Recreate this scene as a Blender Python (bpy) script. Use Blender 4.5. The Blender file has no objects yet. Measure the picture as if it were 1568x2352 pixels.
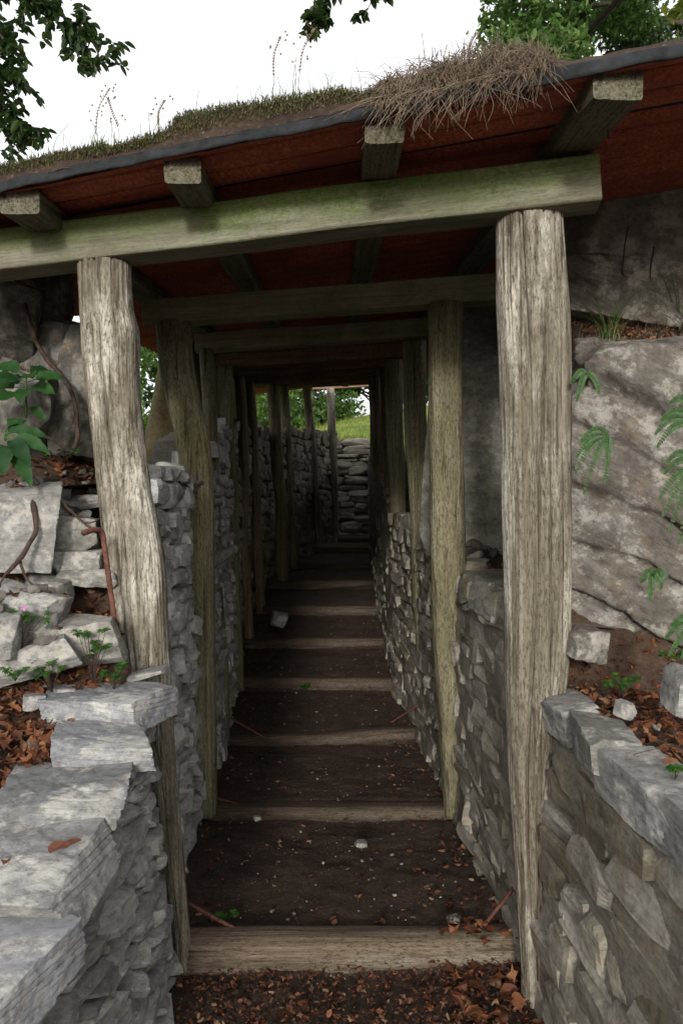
import bpy, math, random
import numpy as np
from mathutils import Vector, Matrix, Euler
S = bpy.context.scene
C = S.collection
R = math.radians
# ---------------------------------------------------------------- camera
F = 1829.0                                   # focal length in units of a 1568 wide picture
cam = bpy.data.cameras.new('camera'); camo = bpy.data.objects.new('camera', cam); C.objects.link(camo)
cam.sensor_fit = 'HORIZONTAL'; cam.sensor_width = 24; cam.lens = 28
camo.location = (0, 0, 0); camo.rotation_euler = (R(90), 0, 0)
cam.clip_start = 0.05; cam.clip_end = 2000
cam.dof.use_dof = True; cam.dof.focus_distance = 2.5; cam.dof.aperture_fstop = 11
S.camera = camo
# ---------------------------------------------------------------- sky and sun
SUN_EL, SUN_AZ = 14.0, -4.0                 # sun behind the camera, a little to the left
w = bpy.data.worlds.new('World'); S.world = w; w.use_nodes = True
nt = w.node_tree; nt.nodes.clear()
sky = nt.nodes.new('ShaderNodeTexSky'); sky.sky_type = 'NISHITA'; sky.sun_disc = False
sky.sun_elevation = R(SUN_EL); sky.sun_rotation = R(180 - SUN_AZ)
sky.air_density = 1.0; sky.dust_density = 4.0; sky.ozone_density = 1.0
hs = nt.nodes.new('ShaderNodeHueSaturation'); hs.inputs['Saturation'].default_value = 0.3
mxs = nt.nodes.new('ShaderNodeMix'); mxs.data_type = 'RGBA'; mxs.inputs[0].default_value = 0.7; mxs.inputs[7].default_value = (4.9, 4.95, 5.05, 1)   # thin bright cloud over the whole sky
bg = nt.nodes.new('ShaderNodeBackground'); bg.inputs['Strength'].default_value = 0.15
wo = nt.nodes.new('ShaderNodeOutputWorld')
nt.links.new(sky.outputs[0], hs.inputs['Color']); nt.links.new(hs.outputs[0], mxs.inputs[6]); nt.links.new(mxs.outputs[2], bg.inputs['Color']); nt.links.new(bg.outputs[0], wo.inputs[0])
sl = bpy.data.lights.new('sun', 'SUN'); so = bpy.data.objects.new('sun', sl); C.objects.link(so)
sl.energy = 1.5; sl.angle = R(7); sl.color = (1.0, 0.97, 0.92)
so.rotation_euler = (R(90 - SUN_EL), 0, R(SUN_AZ))
S.view_settings.view_transform = 'Standard'; S.view_settings.look = 'None'
S.view_settings.exposure = 1.0; S.view_settings.gamma = 1.0
S.cycles.max_bounces = 8; S.cycles.diffuse_bounces = 5

def P(u, v, d):                              # a point at depth d seen at (u, v) of the 1568 x 2352 picture
    return np.array([(u - 784) / F * d, d, (1176 - v) / F * d])

# ---------------------------------------------------------------- noise
def _h(ix, iy, iz, s):
    n = (ix * 374761393 + iy * 668265263 + iz * 2147483647 + s * 1274126177) & 0xffffffff
    n = ((n ^ (n >> 13)) * 1274126177) & 0xffffffff
    n = ((n ^ (n >> 16)) * 2246822519) & 0xffffffff
    return ((n ^ (n >> 15)) & 0xffffff) / float(0xffffff)
def vn(p, s=0):
    p = np.asarray(p, float); i = np.floor(p).astype(np.int64); f = p - i; f = f * f * (3 - 2 * f)
    x, y, z = i[..., 0], i[..., 1], i[..., 2]; a, b, c = f[..., 0], f[..., 1], f[..., 2]
    def L(p0, p1, t): return p0 + (p1 - p0) * t
    return L(L(L(_h(x, y, z, s), _h(x+1, y, z, s), a), L(_h(x, y+1, z, s), _h(x+1, y+1, z, s), a), b),
             L(L(_h(x, y, z+1, s), _h(x+1, y, z+1, s), a), L(_h(x, y+1, z+1, s), _h(x+1, y+1, z+1, s), a), b), c)
def fbm(p, o=4, s=0):                        # about -1..1
    p = np.asarray(p, float); t = 0; a = 1; n = 0
    for k in range(o):
        t = t + a * (vn(p * 2 ** k, s + k) * 2 - 1); n += a; a *= .5
    return t / n
def fb2(x, y, o=3, s=0): return fbm(np.stack([x, y, np.zeros_like(x)], -1), o, s)

# ---------------------------------------------------------------- scene helpers
class MB:
    def __init__(self): self.v = []; self.f = []; self.n = 0
    def add(self, v, f):
        v = np.asarray(v, float).reshape(-1, 3); self.v.append(v)
        self.f += [tuple(int(i) + self.n for i in q) for q in f]; self.n += len(v); return self
    def grid(self, G, flip=False):           # G: (m, n, 3)
        m, n = G.shape[:2]; q = []
        for i in range(m - 1):
            for j in range(n - 1):
                a = i * n + j; t = (a, a + 1, a + n + 1, a + n); q.append(t[::-1] if flip else t)
        return self.add(G.reshape(-1, 3), q)
    def build(self, name, mat, parent=None, smooth=False, origin=None, sharp=None):
        V = np.concatenate(self.v) if self.v else np.zeros((0, 3))
        if origin is not None: V = V - np.array(origin)
        me = bpy.data.meshes.new(name); me.from_pydata(V.tolist(), [], self.f)
        me.materials.append(mat); me.update()
        if smooth:
            me.polygons.foreach_set('use_smooth', [True] * len(me.polygons))
            if sharp: me.set_sharp_from_angle(angle=R(sharp))
        o = bpy.data.objects.new(name, me); C.objects.link(o)
        if origin is not None: o.location = origin
        if parent is not None: o.parent = parent
        return o
def tag(o, label=None, cat=None, group=None, kind=None):
    if label: o['label'] = label
    if cat: o['category'] = cat
    if group: o['group'] = group
    if kind: o['kind'] = kind
    return o
def thing(name, label, cat, group=None):
    return tag(bpy.data.objects.new(name, None), label, cat, group) if False else _thing(name, label, cat, group)
def _thing(name, label, cat, group):
    o = bpy.data.objects.new(name, None); C.objects.link(o); o.empty_display_size = .1
    return tag(o, label, cat, group)

def tube(mb, pts, rad, ns=8, seed=0, rough=0.0, cap=True):
    pts = np.array(pts, float); rad = np.broadcast_to(np.array(rad, float), (len(pts),))
    n = len(pts); T = np.gradient(pts, axis=0); T /= np.linalg.norm(T, axis=1)[:, None] + 1e-9
    up = np.array([.0, .0, 1.0]) if abs(T[0][2]) < .9 else np.array([1.0, 0, 0])
    G = []; A = np.cross(T[0], up); A /= np.linalg.norm(A)
    for i in range(n):
        A = A - T[i] * A.dot(T[i]); A /= np.linalg.norm(A) + 1e-9; B = np.cross(T[i], A)
        th = np.arange(ns) / ns * 2 * math.pi
        ring = pts[i] + rad[i] * (np.cos(th)[:, None] * A + np.sin(th)[:, None] * B)
        G.append(ring)
    G = np.array(G)
    if rough:
        c = pts[:, None, :]; G = c + (G - c) * (1 + rough * fbm(G * (0.6 / max(rad.max(), .002)), 2, seed))[..., None]
    q = []
    for i in range(n - 1):
        for j in range(ns):
            k = (j + 1) % ns; q.append((i*ns+j, i*ns+k, (i+1)*ns+k, (i+1)*ns+j))
    if cap: q.append(tuple(range(ns))[::-1]); q.append(tuple((n-1)*ns + j for j in range(ns)))
    mb.add(G.reshape(-1, 3), q)
def spline(ctrl, n):                         # Catmull-Rom through control rows
    c = np.array(ctrl, float); m = len(c); out = []
    for t in np.linspace(0, m - 1, n):
        i = min(int(t), m - 2); f = t - i
        p0, p1, p2, p3 = c[max(i-1, 0)], c[i], c[i+1], c[min(i+2, m-1)]
        out.append(.5 * (2*p1 + (p2-p0)*f + (2*p0-5*p1+4*p2-p3)*f*f + (3*p1-p0-3*p2+p3)*f**3))
    return np.array(out)

_cs = {}
def cubegrid(n):
    if n in _cs: return _cs[n]
    idx = {}; V = []; Q = []
    t = np.tan(np.linspace(-math.pi/4, math.pi/4, n + 1))
    for ax in range(3):
        for sg in (-1, 1):
            ids = np.zeros((n+1, n+1), int)
            for i in range(n+1):
                for j in range(n+1):
                    p = [0, 0, 0]; p[ax] = sg; p[(ax+1) % 3] = t[i]; p[(ax+2) % 3] = t[j]
                    k = tuple(round(c, 5) for c in p)
                    if k not in idx: idx[k] = len(V); V.append(p)
                    ids[i, j] = idx[k]
            for i in range(n):
                for j in range(n):
                    q = (ids[i, j], ids[i+1, j], ids[i+1, j+1], ids[i, j+1]); Q.append(q if sg > 0 else q[::-1])
    V = np.array(V, float); V /= np.linalg.norm(V, axis=1)[:, None]
    _cs[n] = (V, Q); return _cs[n]
def rock(mb, c, half, rot=(0, 0, 0), n=5, seed=0, cuts=8, amp=.05, freq=6, box=.0, strata=None, lo=.95, hi=1.35, fine=.004):
    rng = np.random.RandomState(seed & 0x7fffffff); D, Q = cubegrid(n)
    N = [[1,0,0],[-1,0,0],[0,1,0],[0,-1,0],[0,0,1],[0,0,-1]]; N = np.array(N, float) + rng.uniform(-.16, .16, (6, 3))
    N = np.concatenate([N, rng.normal(size=(cuts, 3))]); N /= np.linalg.norm(N, axis=1)[:, None]
    d = np.concatenate([np.ones(6) * rng.uniform(.88, 1.05, 6), rng.uniform(lo, hi, cuts)])
    r = (d[None] / np.maximum(D @ N.T, 1e-3)).min(1); p = D * r[:, None]
    half = np.array(half, float); q = p * half
    q = q + D * (amp * half.min() * 2 * fbm(q * freq + rng.uniform(-50, 50, 3), 4, seed % 97))[:, None]
    if strata is not None:                   # (normal, period, depth): bedding ledges worn into the rock
        nn, per, dep = strata; nn = np.array(nn, float); nn /= np.linalg.norm(nn)
        t = q @ nn / per + .9 * fbm(q * 2.3, 3, 5); fr = t - np.floor(t)
        led = np.minimum(fr * 5, 1) * (1 - .35 * fr) * (.4 + .9 * _h(np.floor(t).astype(np.int64), 3, 7, 1))
        q = q + D * (dep * (led - .5))[:, None]
    if n >= 18: q = q + D * (fine * fbm(q * 30, 4, 17))[:, None] + D * (fine * .8 * np.abs(fbm(q * [18, 18, 60], 3, 19)))[:, None]
    M = np.array(Euler(rot).to_matrix()); mb.add(q @ M.T + np.array(c), Q); return mb
def slab_object(name, c, half, rot, seed, mat, n=28, label=None, cat='rock', group=None, parent=None, **k):
    mb = MB(); rock(mb, (0, 0, 0), half, rot, n=n, seed=seed, **k)
    o = mb.build(name, mat, parent, smooth=True, sharp=32); o.location = c
    if label: tag(o, label, cat, group)
    return o

# ---------------------------------------------------------------- materials
def newmat(name):
    m = bpy.data.materials.new(name); m.use_nodes = True; nt = m.node_tree
    b = nt.nodes['Principled BSDF']; b.inputs['Roughness'].default_value = .9
    b.inputs['Specular IOR Level'].default_value = .25
    return m, nt, b
class NT:
    def __init__(s, nt): s.t = nt
    def n(s, k, **kw):
        o = s.t.nodes.new('ShaderNode' + k)
        for a, v in kw.items(): setattr(o, a, v)
        return o
    def l(s, a, b): s.t.links.new(a, b)
    def coord(s, scale=(1, 1, 1), src='Object', rot=(0, 0, 0), inv=False):
        tc = s.n('TexCoord'); mp = s.n('Mapping', vector_type='TEXTURE' if inv else 'POINT'); mp.inputs['Scale'].default_value = scale; mp.inputs['Rotation'].default_value = rot
        s.l(tc.outputs[src], mp.inputs[0]); return mp.outputs[0]
    def noise(s, vec, scale, det=6, rough=.6, dist=0):
        o = s.n('TexNoise'); o.inputs['Scale'].default_value = scale; o.inputs['Detail'].default_value = det
        o.inputs['Roughness'].default_value = rough; o.inputs['Distortion'].default_value = dist; s.l(vec, o.inputs['Vector']); return o.outputs['Fac']
    def ramp(s, fac, stops, interp='LINEAR'):
        o = s.n('ValToRGB'); e = o.color_ramp.elements; o.color_ramp.interpolation = interp
        while len(e) < len(stops): e.new(.5)
        for a, (p, c) in zip(e, stops): a.position = p; a.color = (*c, 1) if len(c) == 3 else (c[0],) * 3 + (1,)
        s.l(fac, o.inputs[0]); return o.outputs[0]
    def mix(s, fac, a, b, mode='MIX'):
        o = s.n('Mix', data_type='RGBA', blend_type=mode)
        for i, x in ((0, fac), (6, a), (7, b)):
            if isinstance(x, (int, float)): o.inputs[i].default_value = x
            elif isinstance(x, tuple): o.inputs[i].default_value = (*x, 1)
            else: s.l(x, o.inputs[i])
        return o.outputs[2]
    def math(s, op, a, b=0.0, clamp=False):
        o = s.n('Math', operation=op, use_clamp=clamp)
        for i, x in enumerate((a, b)):
            if isinstance(x, (int, float)): o.inputs[i].default_value = x
            else: s.l(x, o.inputs[i])
        return o.outputs[0]
    def bump(s, h, strength, dist, nrm=None):
        o = s.n('Bump'); o.inputs['Strength'].default_value = strength; o.inputs['Distance'].default_value = dist
        s.l(h, o.inputs['Height']);
        if nrm is not None: s.l(nrm, o.inputs['Normal'])
        return o.outputs[0]

def stone_mat(name, a, b, c, tint=((.85, .85, .85), (1.1, 1.1, 1.1)), lichen=.3, green=.25, bed=(1, 1, 5), rot=(0, 0, 0), warm=.3, bmp=.6, src='Object'):
    m, nt, B = newmat(name); t = NT(nt)
    v = t.coord(src=src); vb = t.coord(bed, src=src) if not any(rot) else t.coord(tuple(1 / q for q in bed), src=src, rot=rot, inv=True)
    n1 = t.noise(v, 3.2, 8, .65); n2 = t.noise(vb, 9, 8, .7, .6); n3 = t.noise(v, 55, 5, .7); n4 = t.noise(v, 14, 8, .75)
    col = t.ramp(t.math('ADD', t.math('MULTIPLY', n1, .5), t.math('MULTIPLY', n2, .5)), [(.36, a), (.5, b), (.66, c)])
    g = t.n('NewGeometry'); rp = t.ramp(g.outputs['Random Per Island'], [(0, tint[0]), (.35, (.92, .9, .86)), (.7, (1.0, 1.0, 1.04)), (1, tint[1])])
    col = t.mix(1.0, col, rp, 'MULTIPLY')
    vein = t.math('ABSOLUTE', t.math('SUBTRACT', t.noise(vb, 5.5, 5, .6, 1.2), .5))
    col = t.mix(t.math('MULTIPLY', t.ramp(vein, [(0, (1,)), (.012, (0,))]), .45), col, (.04, .036, .03))
    col = t.mix(t.math('MULTIPLY', t.ramp(n4, [(.52, (0,)), (.66, (1,))]), warm), col, (.22, .15, .085))
    col = t.mix(t.math('MULTIPLY', t.ramp(t.math('ADD', t.math('MULTIPLY', t.noise(v, 13, 8, .8), .7), t.math('MULTIPLY', t.noise(v, 3, 3, .6), .3)), [(.52, (0,)), (.57, (1,))]), lichen), col, (.55, .54, .48))
    col = t.mix(t.math('MULTIPLY', t.ramp(t.noise(v, 2.2, 7, .75, .4), [(.5, (0,)), (.66, (1,))]), green), col, (.06, .068, .03))
    sp = t.ramp(n3, [(.3, (.6, .6, .6)), (.5, (1, 1, 1)), (.72, (1.25, 1.25, 1.25))])
    col = t.mix(.8, col, sp, 'MULTIPLY')
    t.l(col, B.inputs['Base Color'])
    h = t.math('ADD', t.math('MULTIPLY', n2, .8), t.math('MULTIPLY', n4, .6))
    b1 = t.bump(h, bmp, .012); b2 = t.bump(n3, bmp * .8, .004, b1); t.l(b2, B.inputs['Normal'])
    return m
def wood_mat(name, dark, mid, pale, green=.3, palep=.4, axis='z', scale=1.0, gcol=(.07, .09, .02), red=0.0, gtop=False, streak=.8, spk=1.0):
    m, nt, B = newmat(name); t = NT(nt)
    k = 1.1 * scale; f = 34 * scale
    sc = {'z': (f, f, k), 'x': (k, f, f), 'y': (f, k, f)}[axis]; sc2 = tuple(1 + (q - 1) * .22 for q in sc)
    v = t.coord(); vs = t.coord(sc); vm = t.coord(sc2)
    g1 = t.noise(vs, 1.0, 7, .7, .3); g2 = t.noise(vs, 4.5, 5, .75); g3 = t.noise(vm, 1.0, 7, .75, .5); blot = t.noise(v, 4, 8, .75)
    col = t.ramp(t.math('ADD', t.math('MULTIPLY', g1, .55), t.math('MULTIPLY', g2, .45)), [(.34, dark), (.48, mid), (.64, pale)])
    pm = t.math('MULTIPLY', t.ramp(g3, [(.47, (0,)), (.60, (1,))]), t.ramp(blot, [(.38, (0,)), (.56, (1,))]))
    col = t.mix(t.math('MULTIPLY', pm, palep), col, (.56, .53, .45))
    gm = t.ramp(t.noise(v, 2.4, 7, .7), [(.42, (0,)), (.62, (1,))])
    if gtop:
        sx = t.n('SeparateXYZ'); tc = t.n('TexCoord'); t.l(tc.outputs['Object'], sx.inputs[0])
        top = t.ramp(t.math('ADD', t.math('MULTIPLY', sx.outputs[2], 7.0), t.math('MULTIPLY', blot, .9)), [(.22, (0,)), (.85, (1,))])
        gm = t.math('MULTIPLY', t.math('ADD', t.math('MULTIPLY', gm, .35), top, True), t.ramp(t.noise(v, 75, 5, .8), [(.36, (.25,)), (.56, (1,))]))
    col = t.mix(t.math('MULTIPLY', gm, green), col, gcol)
    if red: col = t.mix(t.math('MULTIPLY', t.ramp(t.noise(v, 3, 5, .6), [(.45, (0,)), (.6, (1,))]), red), col, (.16, .06, .035))
    sp = t.ramp(t.noise(t.coord(tuple(1 + (q - 1) * .08 for q in sc)), 48, 6, .8), [(.40, (.22, .21, .18)), (.50, (1, 1, 1)), (.7, (1.25, 1.25, 1.25))])
    col = t.mix(t.math('MULTIPLY', t.ramp(blot, [(.35, (.35,)), (.6, (.95,))]), spk), col, sp, 'MULTIPLY')
    lines = t.ramp(t.noise(t.coord(tuple(q * .55 if q > 5 else q * .5 for q in sc)), 3, 4, .6), [(.36, (.3, .28, .24)), (.44, (1, 1, 1))])
    col = t.mix(streak, col, lines, 'MULTIPLY')
    t.l(col, B.inputs['Base Color'])
    h = t.math('ADD', g1, t.math('MULTIPLY', g2, .5)); t.l(t.bump(t.noise(v, 160, 3, .7), .3, .002, t.bump(h, .75, .006)), B.inputs['Normal'])
    return m
def leaf_mat(name, stops, rough=.5, trans=.35, spec=.35):
    m, nt, B = newmat(name); t = NT(nt)
    g = t.n('NewGeometry'); col = t.ramp(g.outputs['Random Per Island'], stops)
    v = t.coord(); col = t.mix(.5, col, t.ramp(t.noise(v, 40, 4, .6), [(.3, (.55, .55, .55)), (.7, (1.3, 1.3, 1.3))]), 'MULTIPLY')
    t.l(col, B.inputs['Base Color']); B.inputs['Roughness'].default_value = rough; B.inputs['Specular IOR Level'].default_value = spec
    t.l(t.bump(t.noise(v, 180, 4, .7), .5, .0015), B.inputs['Normal'])
    if trans:
        tr = t.n('BsdfTranslucent'); t.l(col, tr.inputs['Color']); mx = t.n('MixShader'); mx.inputs[0].default_value = trans
        t.l(B.outputs[0], mx.inputs[1]); t.l(tr.outputs[0], mx.inputs[2]); t.l(mx.outputs[0], nt.nodes['Material Output'].inputs['Surface'])
    return m
def soil_mat(name, a, b, c, chips=.5, scale=1.0):
    m, nt, B = newmat(name); t = NT(nt); v = t.coord()
    n1 = t.noise(v, 5 * scale, 8, .75); n2 = t.noise(v, 60 * scale, 6, .75)
    col = t.ramp(t.math('ADD', t.math('MULTIPLY', n1, .5), t.math('MULTIPLY', n2, .5)), [(.35, a), (.5, b), (.68, c)])
    vo = t.n('TexVoronoi'); vo.inputs['Scale'].default_value = 70 * scale; vo.inputs['Randomness'].default_value = 1; t.l(v, vo.inputs['Vector'])
    s2 = t.n('SeparateColor'); t.l(vo.outputs['Color'], s2.inputs[0])
    chip = t.math('MULTIPLY', t.ramp(s2.outputs[0], [(.86, (0,)), (.9, (1,))]), t.ramp(vo.outputs['Distance'], [(.25, (1,)), (.34, (0,))]))
    col = t.mix(t.math('MULTIPLY', chip, chips), col, (.24, .19, .13))
    t.l(col, B.inputs['Base Color']); t.l(t.bump(n2, .9, .012, t.bump(n1, .6, .03)), B.inputs['Normal']); return m
def plain(name, a, b, scale=20, rough=.85, bmp=.4, spec=.3, metal=0):
    m, nt, B = newmat(name); t = NT(nt); v = t.coord(); n1 = t.noise(v, scale, 7, .7)
    t.l(t.ramp(n1, [(.35, a), (.65, b)]), B.inputs['Base Color']); B.inputs['Roughness'].default_value = rough
    B.inputs['Specular IOR Level'].default_value = spec; B.inputs['Metallic'].default_value = metal
    t.l(t.bump(n1, bmp, .004), B.inputs['Normal']); return m

M = {}
M['slate'] = stone_mat('pale_slaty_limestone', (.13, .13, .13), (.215, .218, .22), (.30, .30, .30), lichen=.35, green=.22, bed=(.7, 1.2, 3.5), warm=.35, tint=((.72, .72, .72), (1.12, 1.12, 1.12)))
M['drystone'] = stone_mat('dry_stone', (.14, .14, .135), (.27, .267, .26), (.42, .415, .405), lichen=.25, green=.3, bed=(1, 1, 6), warm=.35, tint=((.6, .6, .62), (1.2, 1.17, 1.1)))
M['flashlit_stone'] = stone_mat('flashlit_dry_stone', (.20, .20, .195), (.36, .36, .355), (.50, .495, .48), lichen=.25, green=.2, bed=(1, 1, 6), warm=.3, tint=((.55, .55, .58), (1.2, 1.17, 1.1)))  # lighter copy of drystone, with the flash put into its colour
M['mortared'] = stone_mat('mossy_mortared_stone', (.11, .10, .08), (.225, .207, .17), (.35, .33, .29), lichen=.15, green=.35, bed=(1, .5, 3), warm=.5, tint=((.5, .46, .38), (1.2, 1.18, 1.12)))
M['mortar'] = stone_mat('old_mortar', (.085, .075, .058), (.165, .148, .118), (.25, .228, .19), lichen=.05, green=.4, warm=.5)
M['capstone'] = stone_mat('grey_capping_stone', (.10, .098, .088), (.185, .18, .165), (.27, .265, .245), lichen=.3, green=.12, warm=.2)
M['outcrop'] = stone_mat('weathered_outcrop', (.05, .043, .034), (.135, .122, .104), (.26, .245, .225), lichen=.32, green=.35, bed=(1, 1, 3.4), rot=(0, R(32), 0), warm=.3, bmp=1.0)
M['outcrop2'] = stone_mat('green_grey_rock', (.09, .088, .072), (.19, .182, .152), (.31, .30, .265), lichen=.25, green=.5, bed=(1, 1, 2), warm=.35, bmp=.8)
M['endstone_lit'] = stone_mat('daylit_end_wall_stone', (.20, .18, .14), (.34, .31, .25), (.48, .45, .38), lichen=.3, green=.2, warm=.5)  # paler than the other walls: daylight on the end wall put into colour
M['darkrock'] = stone_mat('dark_fractured_rock', (.035, .033, .03), (.09, .085, .075), (.18, .17, .16), lichen=.12, green=.3, bed=(4, 1, 1), warm=.4)
M['bankstone'] = stone_mat('bank_stone', (.12, .115, .10), (.20, .195, .18), (.30, .295, .275), lichen=.3, green=.22, bed=(1, 1, 4), warm=.3, tint=((.7, .7, .7), (1.15, 1.12, 1.05)))
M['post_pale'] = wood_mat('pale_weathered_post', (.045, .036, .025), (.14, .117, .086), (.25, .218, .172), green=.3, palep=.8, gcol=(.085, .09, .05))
M['post_brown'] = wood_mat('brown_green_post', (.05, .042, .024), (.15, .13, .077), (.25, .22, .14), green=.5, palep=.12, gcol=(.085, .09, .035))
M['post_dark'] = wood_mat('dark_brown_post', (.05, .037, .024), (.15, .113, .07), (.24, .185, .12), green=.3, palep=.06, gcol=(.06, .06, .025))
M['beam_green'] = wood_mat('algae_green_beam', (.09, .083, .055), (.14, .13, .09), (.20, .187, .14), streak=.25, spk=.45, green=.9, palep=.25, axis='x', gcol=(.075, .13, .015), gtop=True)
M['beam_olive_lit'] = wood_mat('brightened_olive_beam', (.15, .132, .08), (.26, .235, .145), (.36, .325, .22), streak=.3, spk=.4, green=.55, palep=.05, axis='x', gcol=(.08, .10, .03))  # wood lightened so the inner beams look flash-lit
M['beam_brown'] = wood_mat('reddish_brown_beam', (.09, .058, .036), (.22, .14, .09), (.32, .215, .145), green=.15, palep=.0, axis='x', red=.5)
M['rafter'] = wood_mat('grey_rafter', (.05, .044, .028), (.11, .10, .068), (.17, .155, .11), green=.35, palep=.15, axis='y', gcol=(.09, .095, .045))
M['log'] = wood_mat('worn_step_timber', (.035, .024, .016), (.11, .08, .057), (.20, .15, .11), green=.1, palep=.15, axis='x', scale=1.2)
M['steplog_shaded'] = wood_mat('shaded_step_timber', (.02, .013, .009), (.055, .037, .026), (.105, .073, .052), green=.1, palep=.08, axis='x', scale=1.2)  # darker copy of the log timber, tunnel shade put into its colour
M['rust'] = plain('rusty_steel', (.05, .02, .013), (.16, .065, .045), 60, .8, .8)
M['root'] = plain('brown_root', (.02, .013, .010), (.07, .043, .030), 50, .85, .6)
M['fineroot'] = plain('dry_root_fibre', (.06, .042, .028), (.20, .15, .105), 30, .9, .2)
M['membrane'] = plain('grey_roofing_membrane', (.006, .0065, .007), (.026, .028, .031), 14, .8, .5, .2)
M['bark'] = plain('bark', (.03, .025, .018), (.09, .075, .055), 25, .95, .9)
M['soil'] = soil_mat('brown_soil', (.022, .014, .009), (.05, .031, .021), (.10, .066, .046), .35)
M['floor'] = soil_mat('trodden_earth', (.022, .014, .010), (.055, .036, .026), (.11, .075, .055), .55, 1.3)
M['litter'] = leaf_mat('dead_leaves', [(0, (.04, .016, .009)), (.3, (.10, .036, .018)), (.6, (.165, .06, .026)), (.85, (.24, .10, .042)), (1, (.28, .17, .09))], .7, .1, .25)
M['fleaf'] = leaf_mat('dark_dead_leaves', [(0, (.03, .014, .009)), (.5, (.08, .03, .016)), (.85, (.16, .06, .028)), (1, (.26, .17, .10))], .7, .1, .25)
M['chips'] = leaf_mat('stone_chips', [(0, (.05, .042, .035)), (.6, (.13, .115, .10)), (1, (.30, .29, .27))], .9, 0)
M['leafgreen'] = leaf_mat('broad_green_leaves', [(0, (.012, .04, .01)), (1, (.03, .085, .022))], .4, .3)
M['herb'] = leaf_mat('bright_herb_leaves', [(0, (.03, .09, .012)), (1, (.08, .18, .035))], .5, .35)
M['fern'] = leaf_mat('fern_green', [(0, (.02, .065, .012)), (1, (.05, .125, .025))], .5, .3)
M['grass'] = leaf_mat('green_grass', [(0, (.04, .09, .02)), (.6, (.08, .15, .04)), (1, (.26, .21, .09))], .6, .3)
M['drygrass'] = leaf_mat('dry_grass', [(0, (.07, .045, .03)), (.6, (.15, .10, .06)), (1, (.25, .19, .12))], .7, .2)
M['mossblade'] = leaf_mat('moss', [(0, (.035, .025, .014)), (.35, (.05, .045, .016)), (.6, (.06, .07, .018)), (.85, (.10, .10, .03)), (1, (.16, .125, .06))], .8, .2)
M['treeleaf'] = leaf_mat('tree_leaves', [(0, (.04, .09, .02)), (.5, (.08, .16, .035)), (1, (.16, .25, .06))], .45, .5)
M['darkleaf'] = leaf_mat('dark_tree_leaves', [(0, (.015, .035, .01)), (.6, (.035, .07, .018)), (1, (.07, .11, .03))], .45, .35)
M['yellowleaf'] = leaf_mat('yellow_green_leaves', [(0, (.10, .14, .02)), (1, (.25, .27, .04))], .45, .4)
M['pink'] = leaf_mat('pink_petals', [(0, (.45, .15, .35)), (1, (.6, .25, .5))], .6, .3)
def terrain_mat():
    m, nt, B = newmat('hillside_ground'); t = NT(nt); v = t.coord()
    n1 = t.noise(v, 5, 8, .75); n2 = t.noise(v, 60, 6, .75)
    so_ = t.ramp(t.math('ADD', t.math('MULTIPLY', n1, .5), t.math('MULTIPLY', n2, .5)), [(.35, (.025, .015, .01)), (.5, (.065, .04, .026)), (.68, (.13, .085, .058))])
    gr = t.ramp(t.noise(v, 1.3, 8, .8), [(.35, (.05, .10, .015)), (.5, (.13, .20, .03)), (.65, (.26, .28, .07))])
    sx = t.n('SeparateXYZ'); tc = t.n('TexCoord'); t.l(tc.outputs['Object'], sx.inputs[0])
    far = t.ramp(t.math('ADD', t.math('MULTIPLY', sx.outputs[1], .1), t.math('MULTIPLY', n1, .3)), [(1.25/2, (0,)), (1.0, (1,))])
    t.l(t.mix(far, so_, gr), B.inputs['Base Color']); t.l(t.bump(n2, .9, .01, t.bump(n1, .6, .03)), B.inputs['Normal']); return m
M['ground'] = terrain_mat()
def rustroof():
    m, nt, B = newmat('rusty_corrugated_iron'); t = NT(nt); v = t.coord(); n1 = t.noise(v, 90, 6, .8); n2 = t.noise(v, 3, 6, .7)
    a = t.ramp(n1, [(.38, (.18, .045, .03)), (.52, (.38, .10, .06)), (.64, (.60, .21, .11))])
    b = t.mix(t.ramp(n2, [(.4, (0,)), (.65, (1,))]), a, (.22, .055, .035)); t.l(b, B.inputs['Base Color'])
    B.inputs['Roughness'].default_value = .75; t.l(t.bump(n1, .5, .003), B.inputs['Normal']); return m
M['roof'] = rustroof()
#=====PART2=====
# ---------------------------------------------------------------- plan of the trench (metres, eye at the origin)
LY = [-3, .6, 1.3, 2.2, 2.3, 3.3, 4.4, 5.5, 6.6, 7.7, 8.7, 9.75, 10.8, 11.85, 13.0]
LX = [-.60, -.47, -.447, -.440, -.495, -.57, -.625, -.71, -.805, -.83, -.80, -.62, -.36, -.12, -.04]
RY = [-3, .9, 2.1, 2.3, 3.3, 4.4, 5.5, 6.6, 8, 10, 13]
RX = [.64, .545, .512, .51, .47, .42, .34, .34, .34, .36, .44]
def lx(y): return np.interp(y, LY, LX)
def rx(y): return np.interp(y, RY, RX)
# steps: (depth of the timber's front, top height, riser height)
STEPS = [(2.33, -1.262, .088), (3.40, -1.258, .062), (4.45, -1.235, .07), (5.50, -1.14, .09), (6.55, -1.035, .09), (7.6, -.895, .09),
         (8.65, -.735, .10), (9.7, -.615, .09), (10.75, -.47, .09), (11.8, -.37, .08)]
fy, fz = [-3.0, 2.32], [-1.36, -1.352]
for i, (y, zt, h) in enumerate(STEPS):
    fy += [y + .05, y + .12]; fz += [zt - .03, zt - .012]
    if i + 1 < len(STEPS): fy.append(STEPS[i+1][0] + .01); fz.append(STEPS[i+1][1] - STEPS[i+1][2])
fy.append(13.4); fz.append(-.36)
def floorz(y): return np.interp(y, fy, fz)
ys = np.concatenate([np.arange(-3, 1.6, .1), np.arange(1.6, 4.6, .018), np.arange(4.6, 13.4, .05)])
us = np.linspace(0, 1, 70); Y, U = np.meshgrid(ys, us, indexing='ij')
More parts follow.
